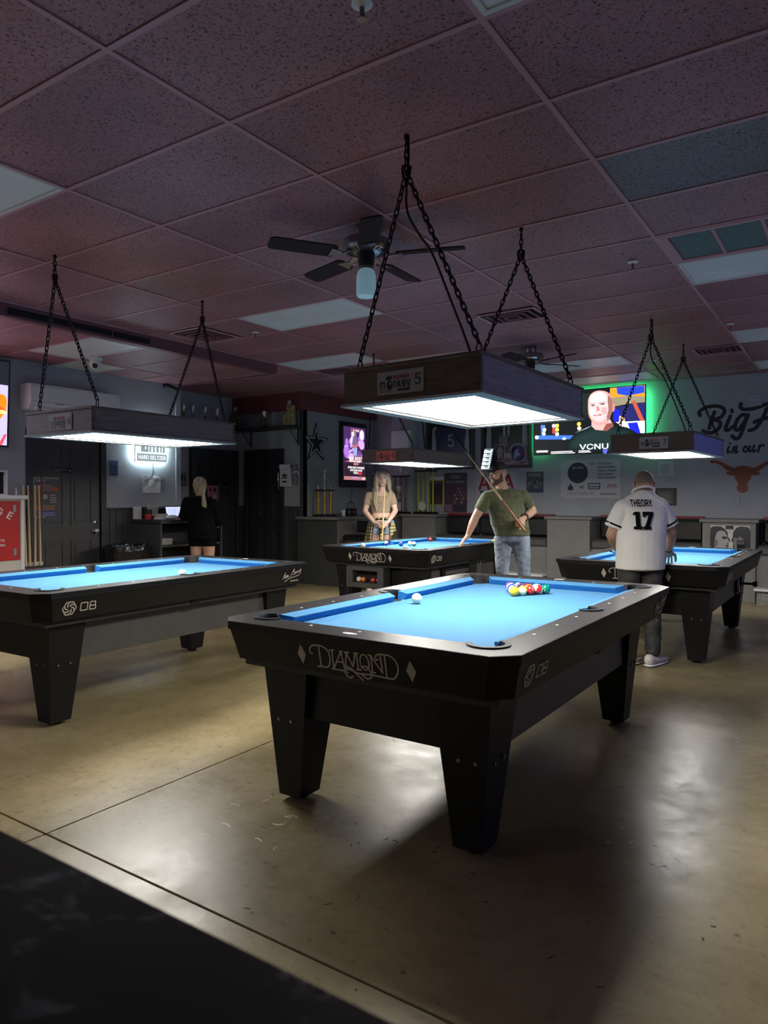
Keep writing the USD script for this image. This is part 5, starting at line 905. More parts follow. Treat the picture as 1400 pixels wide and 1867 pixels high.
t = thing('display_case', 'black framed shadow box with yellow pieces on top of the change machine', 'display case', (XL + .14, 1.75, 1.346)); obj('case_frame', moved(ext(sbox(0, 0, .76, .27).difference(sbox(.018, .015, .735, .25)), -.06, 0), frame((0, 0, 0), Y_, Z_)), 'white_plastic', t); obj('case_back', bx(-.058, -.04, .018, .735, .015, .25), 'slot_black', t)
for k, y in enumerate((.40, .56, .63)): obj('yellow_piece', bx(-.04, -.03, y, y + .03, .13 if k == 2 else .03, .23 if k == 2 else .12, .004), 'neon_green_tube', t)
t = thing('chalk_bottle', 'small grey bottle standing at the corner of the change machine top', 'bottle', (XL + .30, 2.515, 1.346)); obj('bottle', lathe([(0, 0), (.014, 0), (.014, .06), (.008, .075), (.008, .09), (0, .09)], 12), 'plate_silver', t, smooth=40)
t = thing('cue_rack', 'black floor rack holding house cues left of the employees door', 'cue rack', (XL + .15, 2.76, 0)); obj('post', bx(-.03, .0, -.11, .14, 0, .60, .004), 'white_plastic', t); obj('cue_tray', bx(0.001, .12, -.15, .17, .50, .56, .006), 'frame_dark', t); obj('foot', bx(-.1, .1, -.14, .16, 0, .02, .003), 'frame_dark', t); obj('end_block', bx(.001, .08, -.15, -.13, .561, .64, .004), 'frame_dark', t)
for yb, yt, lb in ((2.655, 2.705, 'leftmost house cue in the floor rack'), (2.700, 2.757, 'house cue just right of the leftmost one in the floor rack'), (2.757, 2.842, 'third house cue in the floor rack, over the flyer edge'), (2.820, 2.884, 'rightmost house cue in the floor rack')):
    t = thing('house_cue', lb, 'pool cue', (XL + .235, yb, .566), group='house cues'); obj('shaft', tube([(0, 0, 0), (-.13, yt - yb, .87)], [.013, .009], 10), 'cue_maple', t); obj('tip', tube([(-.13, yt - yb, .87), (-.1325, yt - yb, .888)], .0088, 10), 'ivory_plastic', t)
# service counter with its clutter
t = thing('service_counter', 'dark open-shelved counter against the left wall beside the woman in black', 'counter', (XL + .016, 4.16, 0))
obj('end_panel', bx(0, .59, 0, .025, 0, .995, .003), 'wainscot', t); obj('end_panel', bx(0, .59, 1.0, 1.025, 0, .995, .003), 'wainscot', t); obj('counter_top', bx(0, .62, -.02, 1.05, .996, 1.045, .004), 'frame_dark', t); obj('back_panel', bx(0, .02, .027, .998, 0, .99), 'frame_dark', t); obj('shelf', bx(.022, .57, .027, .998, .70, .725), 'cabinet_grey', t); obj('shelf', bx(.022, .57, .027, .998, .30, .325), 'cabinet_grey', t)
CT = 1.046
def small(name, label, cat, loc, parts, group=None):
    t = thing(name, label, cat, loc, group=group)
    for n_, m_, mt, sm in parts: obj(n_, m_, mt, t, smooth=sm)
    return t
xC = XL
small('napkin_box', 'tall white carton at the left end of the service counter', 'carton', (xC + .10, 4.17, CT), [('carton', bx(-.05, .05, 0, .06, 0, .16, .003), 'paper_white', 0)])
small('cup_dispenser', 'black and red cylinder cup at the left of the service counter', 'cup', (xC + .30, 4.215, CT), [('cup', lathe([(0, 0), (.04, 0), (.045, .07), (0, .07)], 18), 'machine_red', 40), ('black_lid', lathe([(.046, .07), (.048, .12), (.04, .13), (0, .13)], 18), 'black_vinyl', 40)])
P = Pic(.0004); P.rect(0, 0, .17, .13, (.45, .45, .46)); P.text('NOTICE', .085, .095, .016, (.1, .1, .1)); P.bars(.02, .03, .15, .085, 4, (.2, .2, .2), .4, .3)
t = thing('framed_certificate', 'tilted white framed certificate leaning on the counter', 'certificate', (xC + .16, 4.29, CT + .06)); Rz = trimesh.transformations.rotation_matrix(-.22, (1, 0, 0)); obj('board', moved(bx(0, .008, 0, .17, 0, .13), Rz), 'paper_white', t); m = join(P.m); m.apply_transform(frame((.0085, 0, 0), Y_, Z_)); obj('print', moved(m, Rz), 'print', t, col=np.vstack(P.c)); obj('stand', bx(.0, .06, .03, .12, -.06, -.02, .003), 'frame_dark', t)
small('paper_stack', 'white stack of papers in the middle of the service counter', 'papers', (xC + .38, 4.36, CT), [('sheet_pile', bx(-.07, .07, -.07, .07, 0, .035, .002), 'paper_white', 0), ('top_sheets', bx(-.05, .06, -.06, .05, .036, .07, .002), 'ivory_plastic', 0)])
small('receipt_printer', 'dark receipt printer behind the papers on the counter', 'printer', (xC + .16, 4.58, CT), [('printer_body', bx(-.08, .08, -.09, .09, 0, .12, .012), 'dark_metal', 0), ('printer_lid', hullp([(-.07, -.1, .122), (.09, -.1, .122), (-.07, .1, .122), (.09, .1, .122), (-.05, -.09, .155), (.03, -.09, .155), (-.05, .09, .155), (.03, .09, .155)]), 'frame_dark', 0)])
t = thing('tablet', 'lit tablet screen standing on the service counter', 'tablet', (xC + .33, 4.47, CT)); Rt = trimesh.transformations.rotation_matrix(-.25, (0, 1, 0)); obj('bezel', moved(bx(0, .012, 0, .30, 0, .17, .004), Rt), 'frame_dark', t); S = Pic(.0004); S.rect(.012, .012, .288, .158, (.42, .46, .75)); S.bars(.05, .08, .25, .14, 3, (.25, .28, .5), .2, .5); S.rect(.15, .02, .155, .15, (.2, .22, .4)); m = join(S.m); m.apply_transform(frame((.0125, 0, 0), Y_, Z_)); obj('screen_picture', moved(m, Rt), 'screen', t, col=np.vstack(S.c))
small('foam_cup', 'white foam cup at the front corner of the service counter', 'cup', (xC + .54, 4.72, CT), [('cup', lathe([(0, 0), (.034, 0), (.047, .145), (.049, .15), (.043, .15), (.03, .01), (0, .01)], 22), 'white_plastic', 40)])
small('crumpled_napkin', 'crumpled pale napkin in front of the tablet', 'napkin', (xC + .50, 4.42, CT), [('napkin', (lambda s: (s.apply_scale((.06, .09, .03)), s.apply_translation((0, 0, .027)), s)[-1])(trimesh.creation.icosphere(2)), 'paper_white', 0)])
small('paper_box', 'white paper bundle on the upper shelf of the service counter', 'paper bundle', (xC + .46, 4.30, .726), [('bundle', bx(-.08, .08, -.08, .10, 0, .085, .004), 'ivory_plastic', 0)])
small('red_carton', 'red and white carton on the lower shelf of the service counter', 'carton', (xC + .46, 4.27, .326), [('carton', bx(-.07, .07, -.06, .07, 0, .2, .003), 'machine_red', 0), ('white_band', bx(.071, .073, -.058, .068, .02, .06), 'paper_white', 0)])
small('plate_stack', 'stack of pale plates on the lower shelf of the service counter', 'plates', (xC + .42, 4.62, .326), [('plates', lathe([(0, 0), (.07, 0), (.12, .02), (.125, .05), (.115, .05), (.0, .035)], 24), 'ivory_plastic', 40)])
tb_ = lathe([(0, 0), (.19, 0), (.235, .66), (.25, .69), (.22, .67), (0, .55)], 28); tb_ = tb_.subdivide(); tb_.vertices += .02 * (meshkit.fbm(tb_.vertices * 11, 3, 9) - .5)[:, None] * np.array([1, 1, .5])
tb_.vertices[:, 2] = np.maximum(tb_.vertices[:, 2], 0.0)
t = thing('trash_can', 'black trash can with a crinkled liner bag beside the service counter', 'trash can', (-5.15, 3.86, 0)); obj('can', tb_, 'black_vinyl', t, smooth=40)
lb_ = lathe([(.24, .48), (.262, .67), (.25, .745), (.20, .735), (.14, .68), (0, .65)], 36).subdivide().subdivide(); lb_.vertices += .075 * (meshkit.fbm(lb_.vertices * 16, 3, 2) - .5)[:, None] * np.array([.5, .5, 1]); obj('liner_bag', lb_, 'trash_bag', t, smooth=50)
# black bar-height table top at the photographer's elbow
t = thing('bar_table', 'black smudged bar table top filling the lower left corner', 'table', (1.35, -1.62, 0))
obj('table_top', bx(-.55, .78, -.36, .3135, .985, 1.045, .012), 'bar_top', t); obj('pedestal', lathe([(0, .02), (.04, .02), (.035, .98), (0, .98)], 20, (-.05, 0, 0)), 'dark_metal', t, smooth=30); obj('foot_plate', lathe([(0, 0), (.28, 0), (.28, .012), (.05, .02), (0, .02)], 28, (-.05, 0, 0)), 'dark_metal', t, smooth=30)
# ------------------------------------------------------------------ people
_S = trimesh.creation.icosphere(2).vertices
def unit(v): v = np.asarray(v, float); return v / np.linalg.norm(v)
class Body:
    def __init__(s, f):
        s.f = unit((f[0], f[1], 0)); s.u = np.array([0, 0, 1.]); s.r = np.cross(s.f, s.u)      # r = the person's right
        s.B = np.stack([s.r, s.f, s.u])
    def e(s, p, rx, ry=None, rz=None):
        ry = rx if ry is None else ry; rz = min(rx, ry) if rz is None else rz
        return np.asarray(p, float) + (_S * [rx, ry, rz]) @ s.B
    def hull(s, *es): return m3.Manifold.hull_points(np.vstack(es))
    def chain(s, items): es = [s.e(*i) for i in items]; return [s.hull(a, b) for a, b in zip(es[:-1], es[1:])]
def union(ms): return m3.Manifold.batch_boolean(list(ms), m3.OpType.Add)
def organic(man, edge, it=10, noise=0.0, nscale=20, seed=0, stretch=(1, 1, 1)):
    mm_ = man.refine_to_length(edge).to_mesh(); m = trimesh.Trimesh(mm_.vert_properties[:, :3], mm_.tri_verts, process=True)
    if it:
        v0 = m.vertices.copy(); trimesh.smoothing.filter_taubin(m, .5, .53, iterations=it); v1 = np.asarray(m.vertices)
        bad = ~(np.linalg.norm(v1 - v0, axis=1) < .02); v1 = np.where(bad[:, None], v0, v1); m.vertices = v1
    if noise:
        d = meshkit.fbm(m.vertices * nscale * np.asarray(stretch), 3, seed) - .5; m.vertices = m.vertices + m.vertex_normals * (d * 2 * noise)[:, None]
    return m
def below(man, z): return man.trim_by_plane((0, 0, -1), -z)
def above(man, z): return man.trim_by_plane((0, 0, 1), z)
def hand(b, wrist, tip, palm_n, size=1.0, curl=.35, thumb=1, spread=.25):
    """Palm and five separate fingers; palm_n is the way the palm faces, thumb the side (+1/-1 along d x n)."""
    w_ = np.asarray(wrist, float); d = unit(np.asarray(tip, float) - w_); n = np.asarray(palm_n, float); n = unit(n - d * (n @ d)); s = np.cross(d, n) * thumb; k = size; out = []
    kn = [w_ + d * .088 * k + s * (.030 - .020 * i) * k - d * (.004, 0, .004, .014)[i] * k for i in range(4)]
    out.append(b.hull(b.e(w_, .022 * k), b.e(w_ + d * .03 * k + s * .022 * k, .017 * k), b.e(w_ + d * .03 * k - s * .022 * k, .016 * k), *[b.e(p, .0125 * k) for p in kn]))
    for i in range(4):
        L = np.array([.043, .027, .021]) * (.92, 1.03, .98, .78)[i] * k; p = kn[i]; a = 0.0; dd = unit(d + s * spread * (.5 - i / 3)); r = .0090 * k
        for j in range(3):
            a += curl * (.8, 1.1, .8)[j]; q = p + (dd * math.cos(a) + n * math.sin(a)) * L[j]; out.append(b.hull(b.e(p, r), b.e(q, r * .9))); p = q; r *= .9
    p0 = w_ + d * .022 * k + s * .022 * k; p1 = p0 + unit(d * .75 + s * .8 + n * .25) * .045 * k; p2 = p1 + unit(d + s * .25 + n * (.2 + curl)) * .034 * k; p3 = p2 + unit(d + n * (.2 + curl)) * .027 * k
    out += [b.hull(b.e(p0, .015 * k), b.e(p1, .0115 * k)), b.hull(b.e(p1, .011 * k), b.e(p2, .010 * k)), b.hull(b.e(p2, .010 * k), b.e(p3, .0085 * k))]
    return out
def head_parts(c, f, k=1.0, wide=1.0):
    """Skull, jaw, nose, ears; f is where the face looks (may pitch)."""
    f = unit(f); r = unit(np.cross(f, (0, 0, 1))); u = np.cross(r, f); h = Body((1, 0)); h.B = np.stack([r, f, u]); P = lambda a, b, cc: np.asarray(c) + (r * a * wide + f * b + u * cc) * k
    skull = h.e(P(0, -.012, .028), .074 * k * wide, .094 * k, .092 * k); brow = h.e(P(0, .052, .022), .055 * k * wide, .035 * k, .03 * k)
    out = [h.hull(skull, brow), h.hull(brow, h.e(P(-.036, .055, -.022), .024 * k), h.e(P(.036, .055, -.022), .024 * k), h.e(P(0, .066, -.088), .021 * k), h.e(P(-.048, .0, -.055), .024 * k), h.e(P(.048, .0, -.055), .024 * k), skull)]
    out += [h.hull(h.e(P(0, .087, .012), .009 * k), h.e(P(0, .108, -.026), .0115 * k), h.e(P(.012, .092, -.031), .008 * k), h.e(P(-.012, .092, -.031), .008 * k)), h.hull(h.e(P(-.018, .082, -.056), .008 * k), h.e(P(.018, .082, -.056), .008 * k), h.e(P(0, .090, -.054), .009 * k))]
    for s_ in (-1, 1): out.append(h.hull(h.e(P(s_ * .076, -.012, .016), .008 * k, .016 * k, .018 * k), h.e(P(s_ * .073, -.006, -.022), .007 * k, .010 * k, .010 * k), h.e(P(s_ * .084, -.022, .012), .006 * k, .012 * k, .018 * k)))
    return out, h, P
def face_bits(t, h, P, k, brow='blonde', lip=True, parent=None):
    for s_ in (-1, 1):
        obj('eye', h_to_mesh(h.hull(h.e(P(s_ * .031, .0835, .010), .013 * k, .007 * k, .006 * k))), 'eye_dark', t, smooth=True)
        obj('eyebrow', h_to_mesh(h.hull(h.e(P(s_ * .017, .0895, .030), .005 * k, .004 * k, .003 * k), h.e(P(s_ * .047, .080, .032), .005 * k, .004 * k, .003 * k))), brow, t, smooth=True)
    if lip: obj('lips', h_to_mesh(h.hull(h.e(P(-.019, .086, -.054), .005 * k, .006 * k, .004 * k), h.e(P(.019, .086, -.054), .005 * k, .006 * k, .004 * k), h.e(P(0, .0955, -.055), .010 * k, .006 * k, .007 * k))), 'lip', t, smooth=True)
def h_to_mesh(m_): q = m_.to_mesh(); return trimesh.Trimesh(q.vert_properties[:, :3], q.tri_verts, process=False)
def person(label, J, f, skin, k=1.0, chest=(.165, .105), waist=(.14, .10), hip=(.165, .115), arm=1.0, leg=1.0, headf=None, hands=None, feet=True, head_k=1.0, footf=None):
    b = Body(f); t = thing('person', label, 'person'); A = {n: np.array(p, float) for n, p in J.items()}
    S = [b.e(A['pelvis'], *hip, .10), b.e(A['waist'], *waist, .07), b.e(A['chest'], *chest, .11), b.e(A['neck'] - [0, 0, .05], chest[0] * .62, .06, .04)]
    ms = [b.hull(p, q) for p, q in zip(S[:-1], S[1:])]
    hf = unit(headf if headf is not None else f); hp, h, P = head_parts(A['head'], hf, head_k); ms += hp
    ms.append(b.hull(b.e(A['neck'] - [0, 0, .04], .062 * arm), b.e(A['head'] + np.array([0, 0, -.055]) - hf * .015, .052 * arm)))
    for s_ in 'LR':
        sh, el, wr = A['sh' + s_], A['el' + s_], A['wr' + s_]
        ms.append(b.hull(b.e(A['neck'] - [0, 0, .045], .05), b.e(sh, .056 * arm), S[2])); m_ = sh * .45 + el * .55
        ms += b.chain([(sh, .056 * arm), (m_, .049 * arm), (el, .040 * arm)]); fm = el * .68 + wr * .32; ms += b.chain([(el, .040 * arm), (fm, .042 * arm), (wr, .026 * arm)])
        tip, pn, cu, th = hands[s_]; ms += hand(b, wr, tip, pn, 1.0 * (.92 if arm < 1 else 1.02), cu, th)
        hi, kn_, an = A['hip' + s_], A['kn' + s_], A['an' + s_]
        ms.append(b.hull(b.e(hi, .088 * leg), b.e(A['pelvis'] - [0, 0, .02], hip[0] * .62, hip[1] * .9, .08))); m_ = hi * .5 + kn_ * .5; ms += b.chain([(hi, .088 * leg), (m_, .072 * leg), (kn_, .054 * leg)]); cf = kn_ * .68 + an * .32; ms += b.chain([(kn_, .054 * leg), (cf - b.f * .012, .054 * leg), (an, .036 * leg)])
        if feet:
            ff = unit((*(footf or b.f)[:2], 0)); ms.append(b.hull(b.e((*(an - ff * .035)[:2], .042), .034), b.e((*(an + ff * .075)[:2], .034), .040, .04, .022), b.e((*(an + ff * .15)[:2], .026), .034, .03, .016), b.e(an, .036)))
    m = organic(union(ms), .013, 6); obj('body', m, skin, t, smooth=True)
    return t, b, A, S, h, P
def sleeve(b, A, s_, end, r0, r1, infl=1.0):
    sh, el = A['sh' + s_], A['el' + s_]; p = sh + (el - sh) * end; return b.hull(b.e(sh, r0), b.e(p, r1)), p, unit(el - sh)

# the blonde woman in tan
J = {'head': [-3.156, 6.508, 1.588], 'neck': [-3.167, 6.497, 1.43], 'chest': [-3.171, 6.491, 1.29], 'waist': [-3.169, 6.489, 1.12], 'pelvis': [-3.164, 6.489, .985], 'shL': [-3.308, 6.401, 1.352], 'shR': [-3.050, 6.573, 1.348], 'elL': [-3.350, 6.365, 1.14], 'elR': [-2.992, 6.580, 1.145],
     'wrL': [-3.125, 6.270, .99], 'wrR': [-2.975, 6.365, .995], 'hipL': [-3.236, 6.44, .93], 'hipR': [-3.085, 6.539, .93], 'knL': [-3.240, 6.40, .49], 'knR': [-3.075, 6.53, .49], 'anL': [-3.27, 6.36, .085], 'anR': [-3.09, 6.50, .085]}
fw1 = (.556, -.831); fv = np.array([.556, -.831, 0])
# seen from the front her right arm is the one at image left, so swap sides for the builder (R = her own right)
def swap(J): return {(n[:-1] + ('R' if n[-1] == 'L' else 'L') if n[-1] in 'LR' and n[:-1] in ('sh', 'el', 'wr', 'hip', 'kn', 'an', 'ha') else n): p for n, p in J.items()}
cb, ct = np.array([-3.0, 6.215, 0.03]), np.array([-2.962, 6.265, 1.44])
grip = cb + (ct - cb) * .665
t, b, A, S, h, P = person('blonde woman in tan crop top and denim shorts behind the far table', swap(J), fw1, 'skin_fair', chest=(.145, .10), waist=(.118, .092), hip=(.165, .115), arm=.88, leg=.98, headf=(.5, -.86, -.05),
    hands={'R': (grip + np.array([-.035, .02, -.03]), (.75, .55, .0), .55, 1), 'L': (grip + np.array([-.0, .02, -.015]), (-.75, -.3, -.1), .55, 1)}, footf=(.5, -.86))
face_bits(t, h, P, 1.0)
sl = [sleeve(b, A, s_,   .42, .056, .055) for s_ in 'LR']
top = union([b.hull(b.e(A['waist'] + [0, 0, .005], .126, .098, .02), b.e(A['waist'] + [0, 0, .06], .127, .101, .05)), b.hull(b.e(A['waist'] + [0, 0, .06], .127, .101, .05), b.e(A['chest'], .156, .115, .09), b.e(A['chest'] - [0, 0, .02] + fv * .03, .12, .10, .06)), b.hull(b.e(A['chest'], .153, .112, .09), b.e(A['shL'], .054), b.e(A['shR'], .054)), b.hull(b.e(A['neck'] - [0, 0, .02], .06, .055, .03), b.e(A['shL'], .052), b.e(A['shR'], .052))] + [s_[0] for s_ in sl])
neckhole = b.hull(b.e(A['neck'] + fv * .045 + [0, 0, .0], .078, .07, .055), b.e(A['neck'] + [0, 0, .09], .10)); top = top - neckhole
obj('crop_top', organic(top, .014, 8, .003, 26, 3), 'tan_knit', t, smooth=True)
sho = union([b.hull(b.e(A['pelvis'] + [0, 0, .04], .158, .118, .05), b.e(A['pelvis'] - [0, 0, .03], .178, .125, .08))] + [b.hull(b.e(A['hip' + s_] + [0, 0, .03], .095), b.e(A['hip' + s_] * .78 + A['kn' + s_] * .22, .094, .094, .02)) for s_ in 'LR'])
obj('denim_shorts', organic(sho, .014, 5, .005, 30, 4), 'denim_light', t, smooth=True)
def band(r0, r1, z0, z1, a0, a1, n=40, th=.012, wav=.012, c=(0, 0), rows=8, seed=1, ex=(1.0, .78)):
    """Cloth hanging round the hips from angle a0 to a1 (0 = the person's front)."""
    V, Fc = [], []; A_ = np.linspace(a0, a1, n)
    for side in (0, 1):
        for i in range(rows):
            q = i / (rows - 1); z = z0 + (z1 - z0) * q; r = r0 + (r1 - r0) * q + side * th
            for j, a in enumerate(A_): w_ = wav * q * math.sin(a * 9 + seed) + wav * .6 * q * math.sin(a * 17); V.append(np.array([*c, 0]) + b.r * math.sin(a) * (r + w_) * ex[0] + b.f * math.cos(a) * (r + w_) * ex[1] + [0, 0, z + .02 * q * math.sin(a * 5 + seed)])
    N = n * rows
    for side in (0, 1):
        for i in range(rows - 1):
            for j in range(n - 1):
                p = side * N + i * n + j; qd = (p, p + 1, p + n + 1, p + n); Fc += [(qd[0], qd[1], qd[2]), (qd[0], qd[2], qd[3])] if side else [(qd[0], qd[2], qd[1]), (qd[0], qd[3], qd[2])]
    for i in range(rows - 1):
        for j in (0, n - 1): p = i * n + j; Fc += [(p, p + n, p + n + N), (p, p + n + N, p + N)]
    return trimesh.Trimesh(np.array(V), np.array(Fc), process=False)
pc_ = A['pelvis'][:2]
obj('tied_flannel_shirt', join([band(.172, .235, .985, .64, .62, 2 * PI - .62, c=pc_), h_to_mesh(union([b.hull(b.e(A['pelvis'] + [0, 0, .06] + fv * .02 + b.r * x, .03, .115, .028), b.e(A['pelvis'] + [0, 0, .05] + fv * .05 + b.r * (x + .05), .03, .08, .026)) for x in (-.13, -.08, -.03, .02, .07)])), band(.10, .13, .99, .72, -.12, .22, n=8, c=pc_ + fv[:2] * .06, seed=3)]), 'plaid_flannel', t, smooth=50)
hc = A['head']; hf = unit((.5, -.86, 0)); hr = np.cross(hf, (0, 0, 1))
cap_ = b.hull(b.e(hc + [0, 0, .038] - hf * .012, .087, .105, .098)); frontcut = b.hull(b.e(hc + hf * .12 + [0, 0, -.045] + hr * .008, .062, .10, .085), b.e(hc + hf * .12 + [0, 0, .02] - hr * .02, .030, .08, .05))
locks = []
for a, ln, fwd, r in ((1, .36, .06, .034), (.86, .42, .10, .032), (-1, .27, .02, .028), (-.9, .25, .045, .022), (.7, .38, .11, .022), (1.12, .33, .01, .034), (-1.08, .24, -.02, .026), (-.4, .28, -.09, .035), (.4, .26, -.09, .035), (0, .27, -.10, .035)):
    pts = [hc + hr * .06 * a + hf * (.02 if abs(a) > .6 else -.07) + [0, 0, .07], hc + hr * .088 * a + hf * (fwd * .4) + [0, 0, -.02], hc + hr * (.098 * a) + hf * (fwd * .8) + [0, 0, -.13], hc + hr * (.112 * a) + hf * (fwd + .02) + [0, 0, -.13 - (ln - .13) * .55], hc + hr * (.10 * a) + hf * (fwd + .03) + [0, 0, -ln]]
    pts = np.array(curve(pts, 3)); pts += .012 * np.sin(np.arange(len(pts)) * 1.1 + a * 5)[:, None] * hr * np.linspace(0, 1, len(pts))[:, None]
    locks += b.chain([(p, r * (1 - .6 * i / len(pts))) for i, p in enumerate(pts)])
obj('hair', organic(union([cap_ - frontcut] + locks), .012, 4, .004, 60, 6, (1, 1, .3)), 'blonde', t, smooth=True)
for s_ in 'LR':
    an = A['an' + s_]; obj('sandal', [bx(-.045, .045, -.07, .19, 0.001, .022, .008).apply_transform(frame((an[0], an[1], 0), (.86, .5, 0), (-.5 * -1, -.86, 0)) if False else np.array([[b.r[0], b.f[0], 0, an[0]], [b.r[1], b.f[1], 0, an[1]], [0, 0, 1, 0], [0, 0, 0, 1]])), tube([an + b.r * .045 + b.f * .06 + [0, 0, -.07], an + b.f * .075 + [0, 0, -.025], an - b.r * .045 + b.f * .06 + [0, 0, -.07]], .01, 6)], 'sandal', t)
def cue(label, butt, tip, frac=.38):
    t = thing('pool_cue', label, 'pool cue'); B_, T2 = np.array(butt, float), np.array(tip, float); at = lambda q: B_ + (T2 - B_) * q
    obj('butt', tube([at(0), at(.02), at(frac)], [.0145, .015, .0118], 12), 'cue_butt', t, smooth=40); obj('shaft', tube([at(frac), at(.985)], [.0117, .0065], 12), 'cue_maple', t, smooth=40); obj('ferrule', tube([at(.985), at(1)], [.0066, .0062], 10), 'ivory_plastic', t); obj('joint_ring', tube([at(frac - .004), at(frac + .004)], .0121, 12), 'chrome', t); obj('bumper', tube([at(-.008), at(0)], .0135, 10), 'black_rubber', t)
t = thing('pool_cue', 'pale maple cue held upright by the blonde woman', 'pool cue'); obj('butt', tube([cb, cb + (ct - cb) * .5], [.0145, .0115], 12), 'cue_maple', t, smooth=40); obj('shaft', tube([cb + (ct - cb) * .5, cb + (ct - cb) * .99], [.0114, .0075], 12), 'cue_maple', t, smooth=40); obj('ferrule', tube([cb + (ct - cb) * .99, ct], .0074, 10), 'ivory_plastic', t)

# the man in the cap, leaning on the far table
J = {'head': [-1.049, 5.692, 1.590], 'neck': [-1.004, 5.719, 1.445], 'chest': [-.982, 5.735, 1.265], 'waist': [-.945, 5.755, 1.04], 'pelvis': [-.915, 5.770, .90], 'shL': [-1.135, 5.593, 1.330], 'shR': [-.825, 5.848, 1.348], 'elL': [-1.215, 5.46, 1.115], 'elR': [-.735, 5.925, 1.18], 'wrL': [-1.268, 5.385, .915], 'wrR': [-.745, 5.675, 1.10],
     'hipL': [-.998, 5.715, .86], 'hipR': [-.832, 5.830, .86], 'knL': [-.985, 5.665, .49], 'knR': [-.785, 5.800, .49], 'anL': [-.985, 5.71, .085], 'anR': [-.745, 5.855, .085]}
f2 = (.62, -.78); fv = unit((*f2, 0)); hf = unit((-.55, -.82, -.10))
qb, qt = np.array([-.690, 5.600, .968]), np.array([-1.215, 5.270, 1.800]); qa = unit(qt - qb); grip = qb + qa * .135
t, b, A, S, h, P = person('man in dark cap and olive shirt leaning a hand on the far table', swap(J), f2, 'skin_tan', chest=(.185, .125), waist=(.165, .13), hip=(.165, .125), arm=1.12, leg=1.02, headf=hf,
    hands={'R': (np.array([-1.305, 5.30, .832]), (.1, -.35, -1), .12, -1), 'L': (grip + np.array([.02, .03, -.01]), (-.55, -.25, -.45), 1.0, 1)}, footf=(.45, -.89))
face_bits(t, h, P, 1.0, 'beard_brown', False)
obj('beard', organic(union([h.hull(h.e(P(0, .062, -.094), .030, .032, .026), h.e(P(0, .080, -.070), .022, .012, .008), *[h.e(P(sx * x, y, z), .02, .024, .022) for sx in (-1, 1) for x, y, z in ((.046, .040, -.070), (.056, .006, -.056), (.050, .000, -.074))])] + [h.hull(h.e(P(sx * .058, .010, -.056), .018, .026, .024), h.e(P(sx * .068, .0, -.008), .012, .020, .022)) for sx in (-1, 1)] + [h.hull(h.e(P(-.028, .080, -.048), .011), h.e(P(.028, .080, -.048), .011), h.e(P(0, .092, -.043), .010))] + [h.hull(h.e(P(sx * .030, .076, -.048), .011), h.e(P(sx * .030, .070, -.078), .014)) for sx in (-1, 1)]), .012, 3, .003, 70, 5), 'beard_brown', t, smooth=True)
crown = h.hull(h.e(P(0, -.014, .056), .083, .104, .085)); cut = m3.Manifold.cube((1, 1, 1), True).translate((0, 0, -.5)); up = np.cross(np.cross(hf, (0, 0, 1)), hf)
crown = crown.trim_by_plane(tuple(unit(up)), float(unit(up) @ P(0, 0, .046))); fr_ = crown.trim_by_plane(tuple(hf), float(hf @ P(0, .028, 0))); bk_ = crown.trim_by_plane(tuple(-hf), float(-hf @ P(0, .028, 0)))
obj('cap_front', organic(fr_, .015, 3), 'cap_dark', t, smooth=50); obj('cap_back', organic(bk_, .015, 3), 'cap_mesh', t, smooth=50)
obj('cap_brim', h_to_mesh(h.hull(h.e(P(0, .07, .050), .070, .03, .006), h.e(P(0, .145, .036), .050, .03, .005), h.e(P(-.06, .09, .042), .02, .03, .004), h.e(P(.06, .09, .042), .02, .03, .004))), 'cap_dark', t, smooth=40)
sl = [sleeve(b, A, s_, .52, .078, .074) for s_ in 'LR']
shirt = union([b.hull(b.e(A['pelvis'] + [0, 0, .02], .203, .160, .03), b.e(A['waist'] + [0, 0, .02] + fv * .02, .212, .175, .08)), b.hull(b.e(A['waist'] + fv * .02, .211, .173, .08), b.e(A['chest'], .206, .148, .10)), b.hull(b.e(A['chest'], .204, .143, .10), b.e(A['shL'], .074), b.e(A['shR'], .074)), b.hull(b.e(A['neck'] - [0, 0, .03], .075, .07, .04), b.e(A['shL'], .068), b.e(A['shR'], .068))] + [s_[0] for s_ in sl])
shirt = shirt - b.hull(b.e(A['neck'] + fv * .05 + [0, 0, .03], .078, .06, .055), b.e(A['neck'] + [0, 0, .11] - fv * .02, .09))
obj('olive_shirt', organic(shirt, .013, 7, .008, 12, 7, (1, 1, .8)), 'olive_knit', t, smooth=True)
def trousers(b, A, hip, top, cuff, r=(.100, .086, .066, .058), noise=.006, seed=1):
    ms = [b.hull(b.e(A['pelvis'] + [0, 0, top], hip[0], hip[1], .04), b.e(A['pelvis'] - [0, 0, .04], hip[0] * 1.03, hip[1], .07))]
    for s_ in 'LR':
        hi, kn_, an = A['hip' + s_], A['kn' + s_], A['an' + s_]; end = kn_ + (an - kn_) * cuff; ms.append(b.hull(b.e(hi, r[0]), b.e(A['pelvis'] - [0, 0, .03], hip[0] * .6, hip[1], .07))); ms += b.chain([(hi, r[0]), (hi * .5 + kn_ * .5, r[1]), (kn_, r[2]), (kn_ * .6 + end * .4, r[2] * 1.02), (end, r[3])])
    return organic(union(ms), .014, 5, noise, 22, seed, (1, 1, 1.6))
obj('blue_jeans', trousers(b, A, (.178, .138), .05, .97, (.102, .088, .070, .066), .008, 2), 'denim_blue', t, smooth=True)
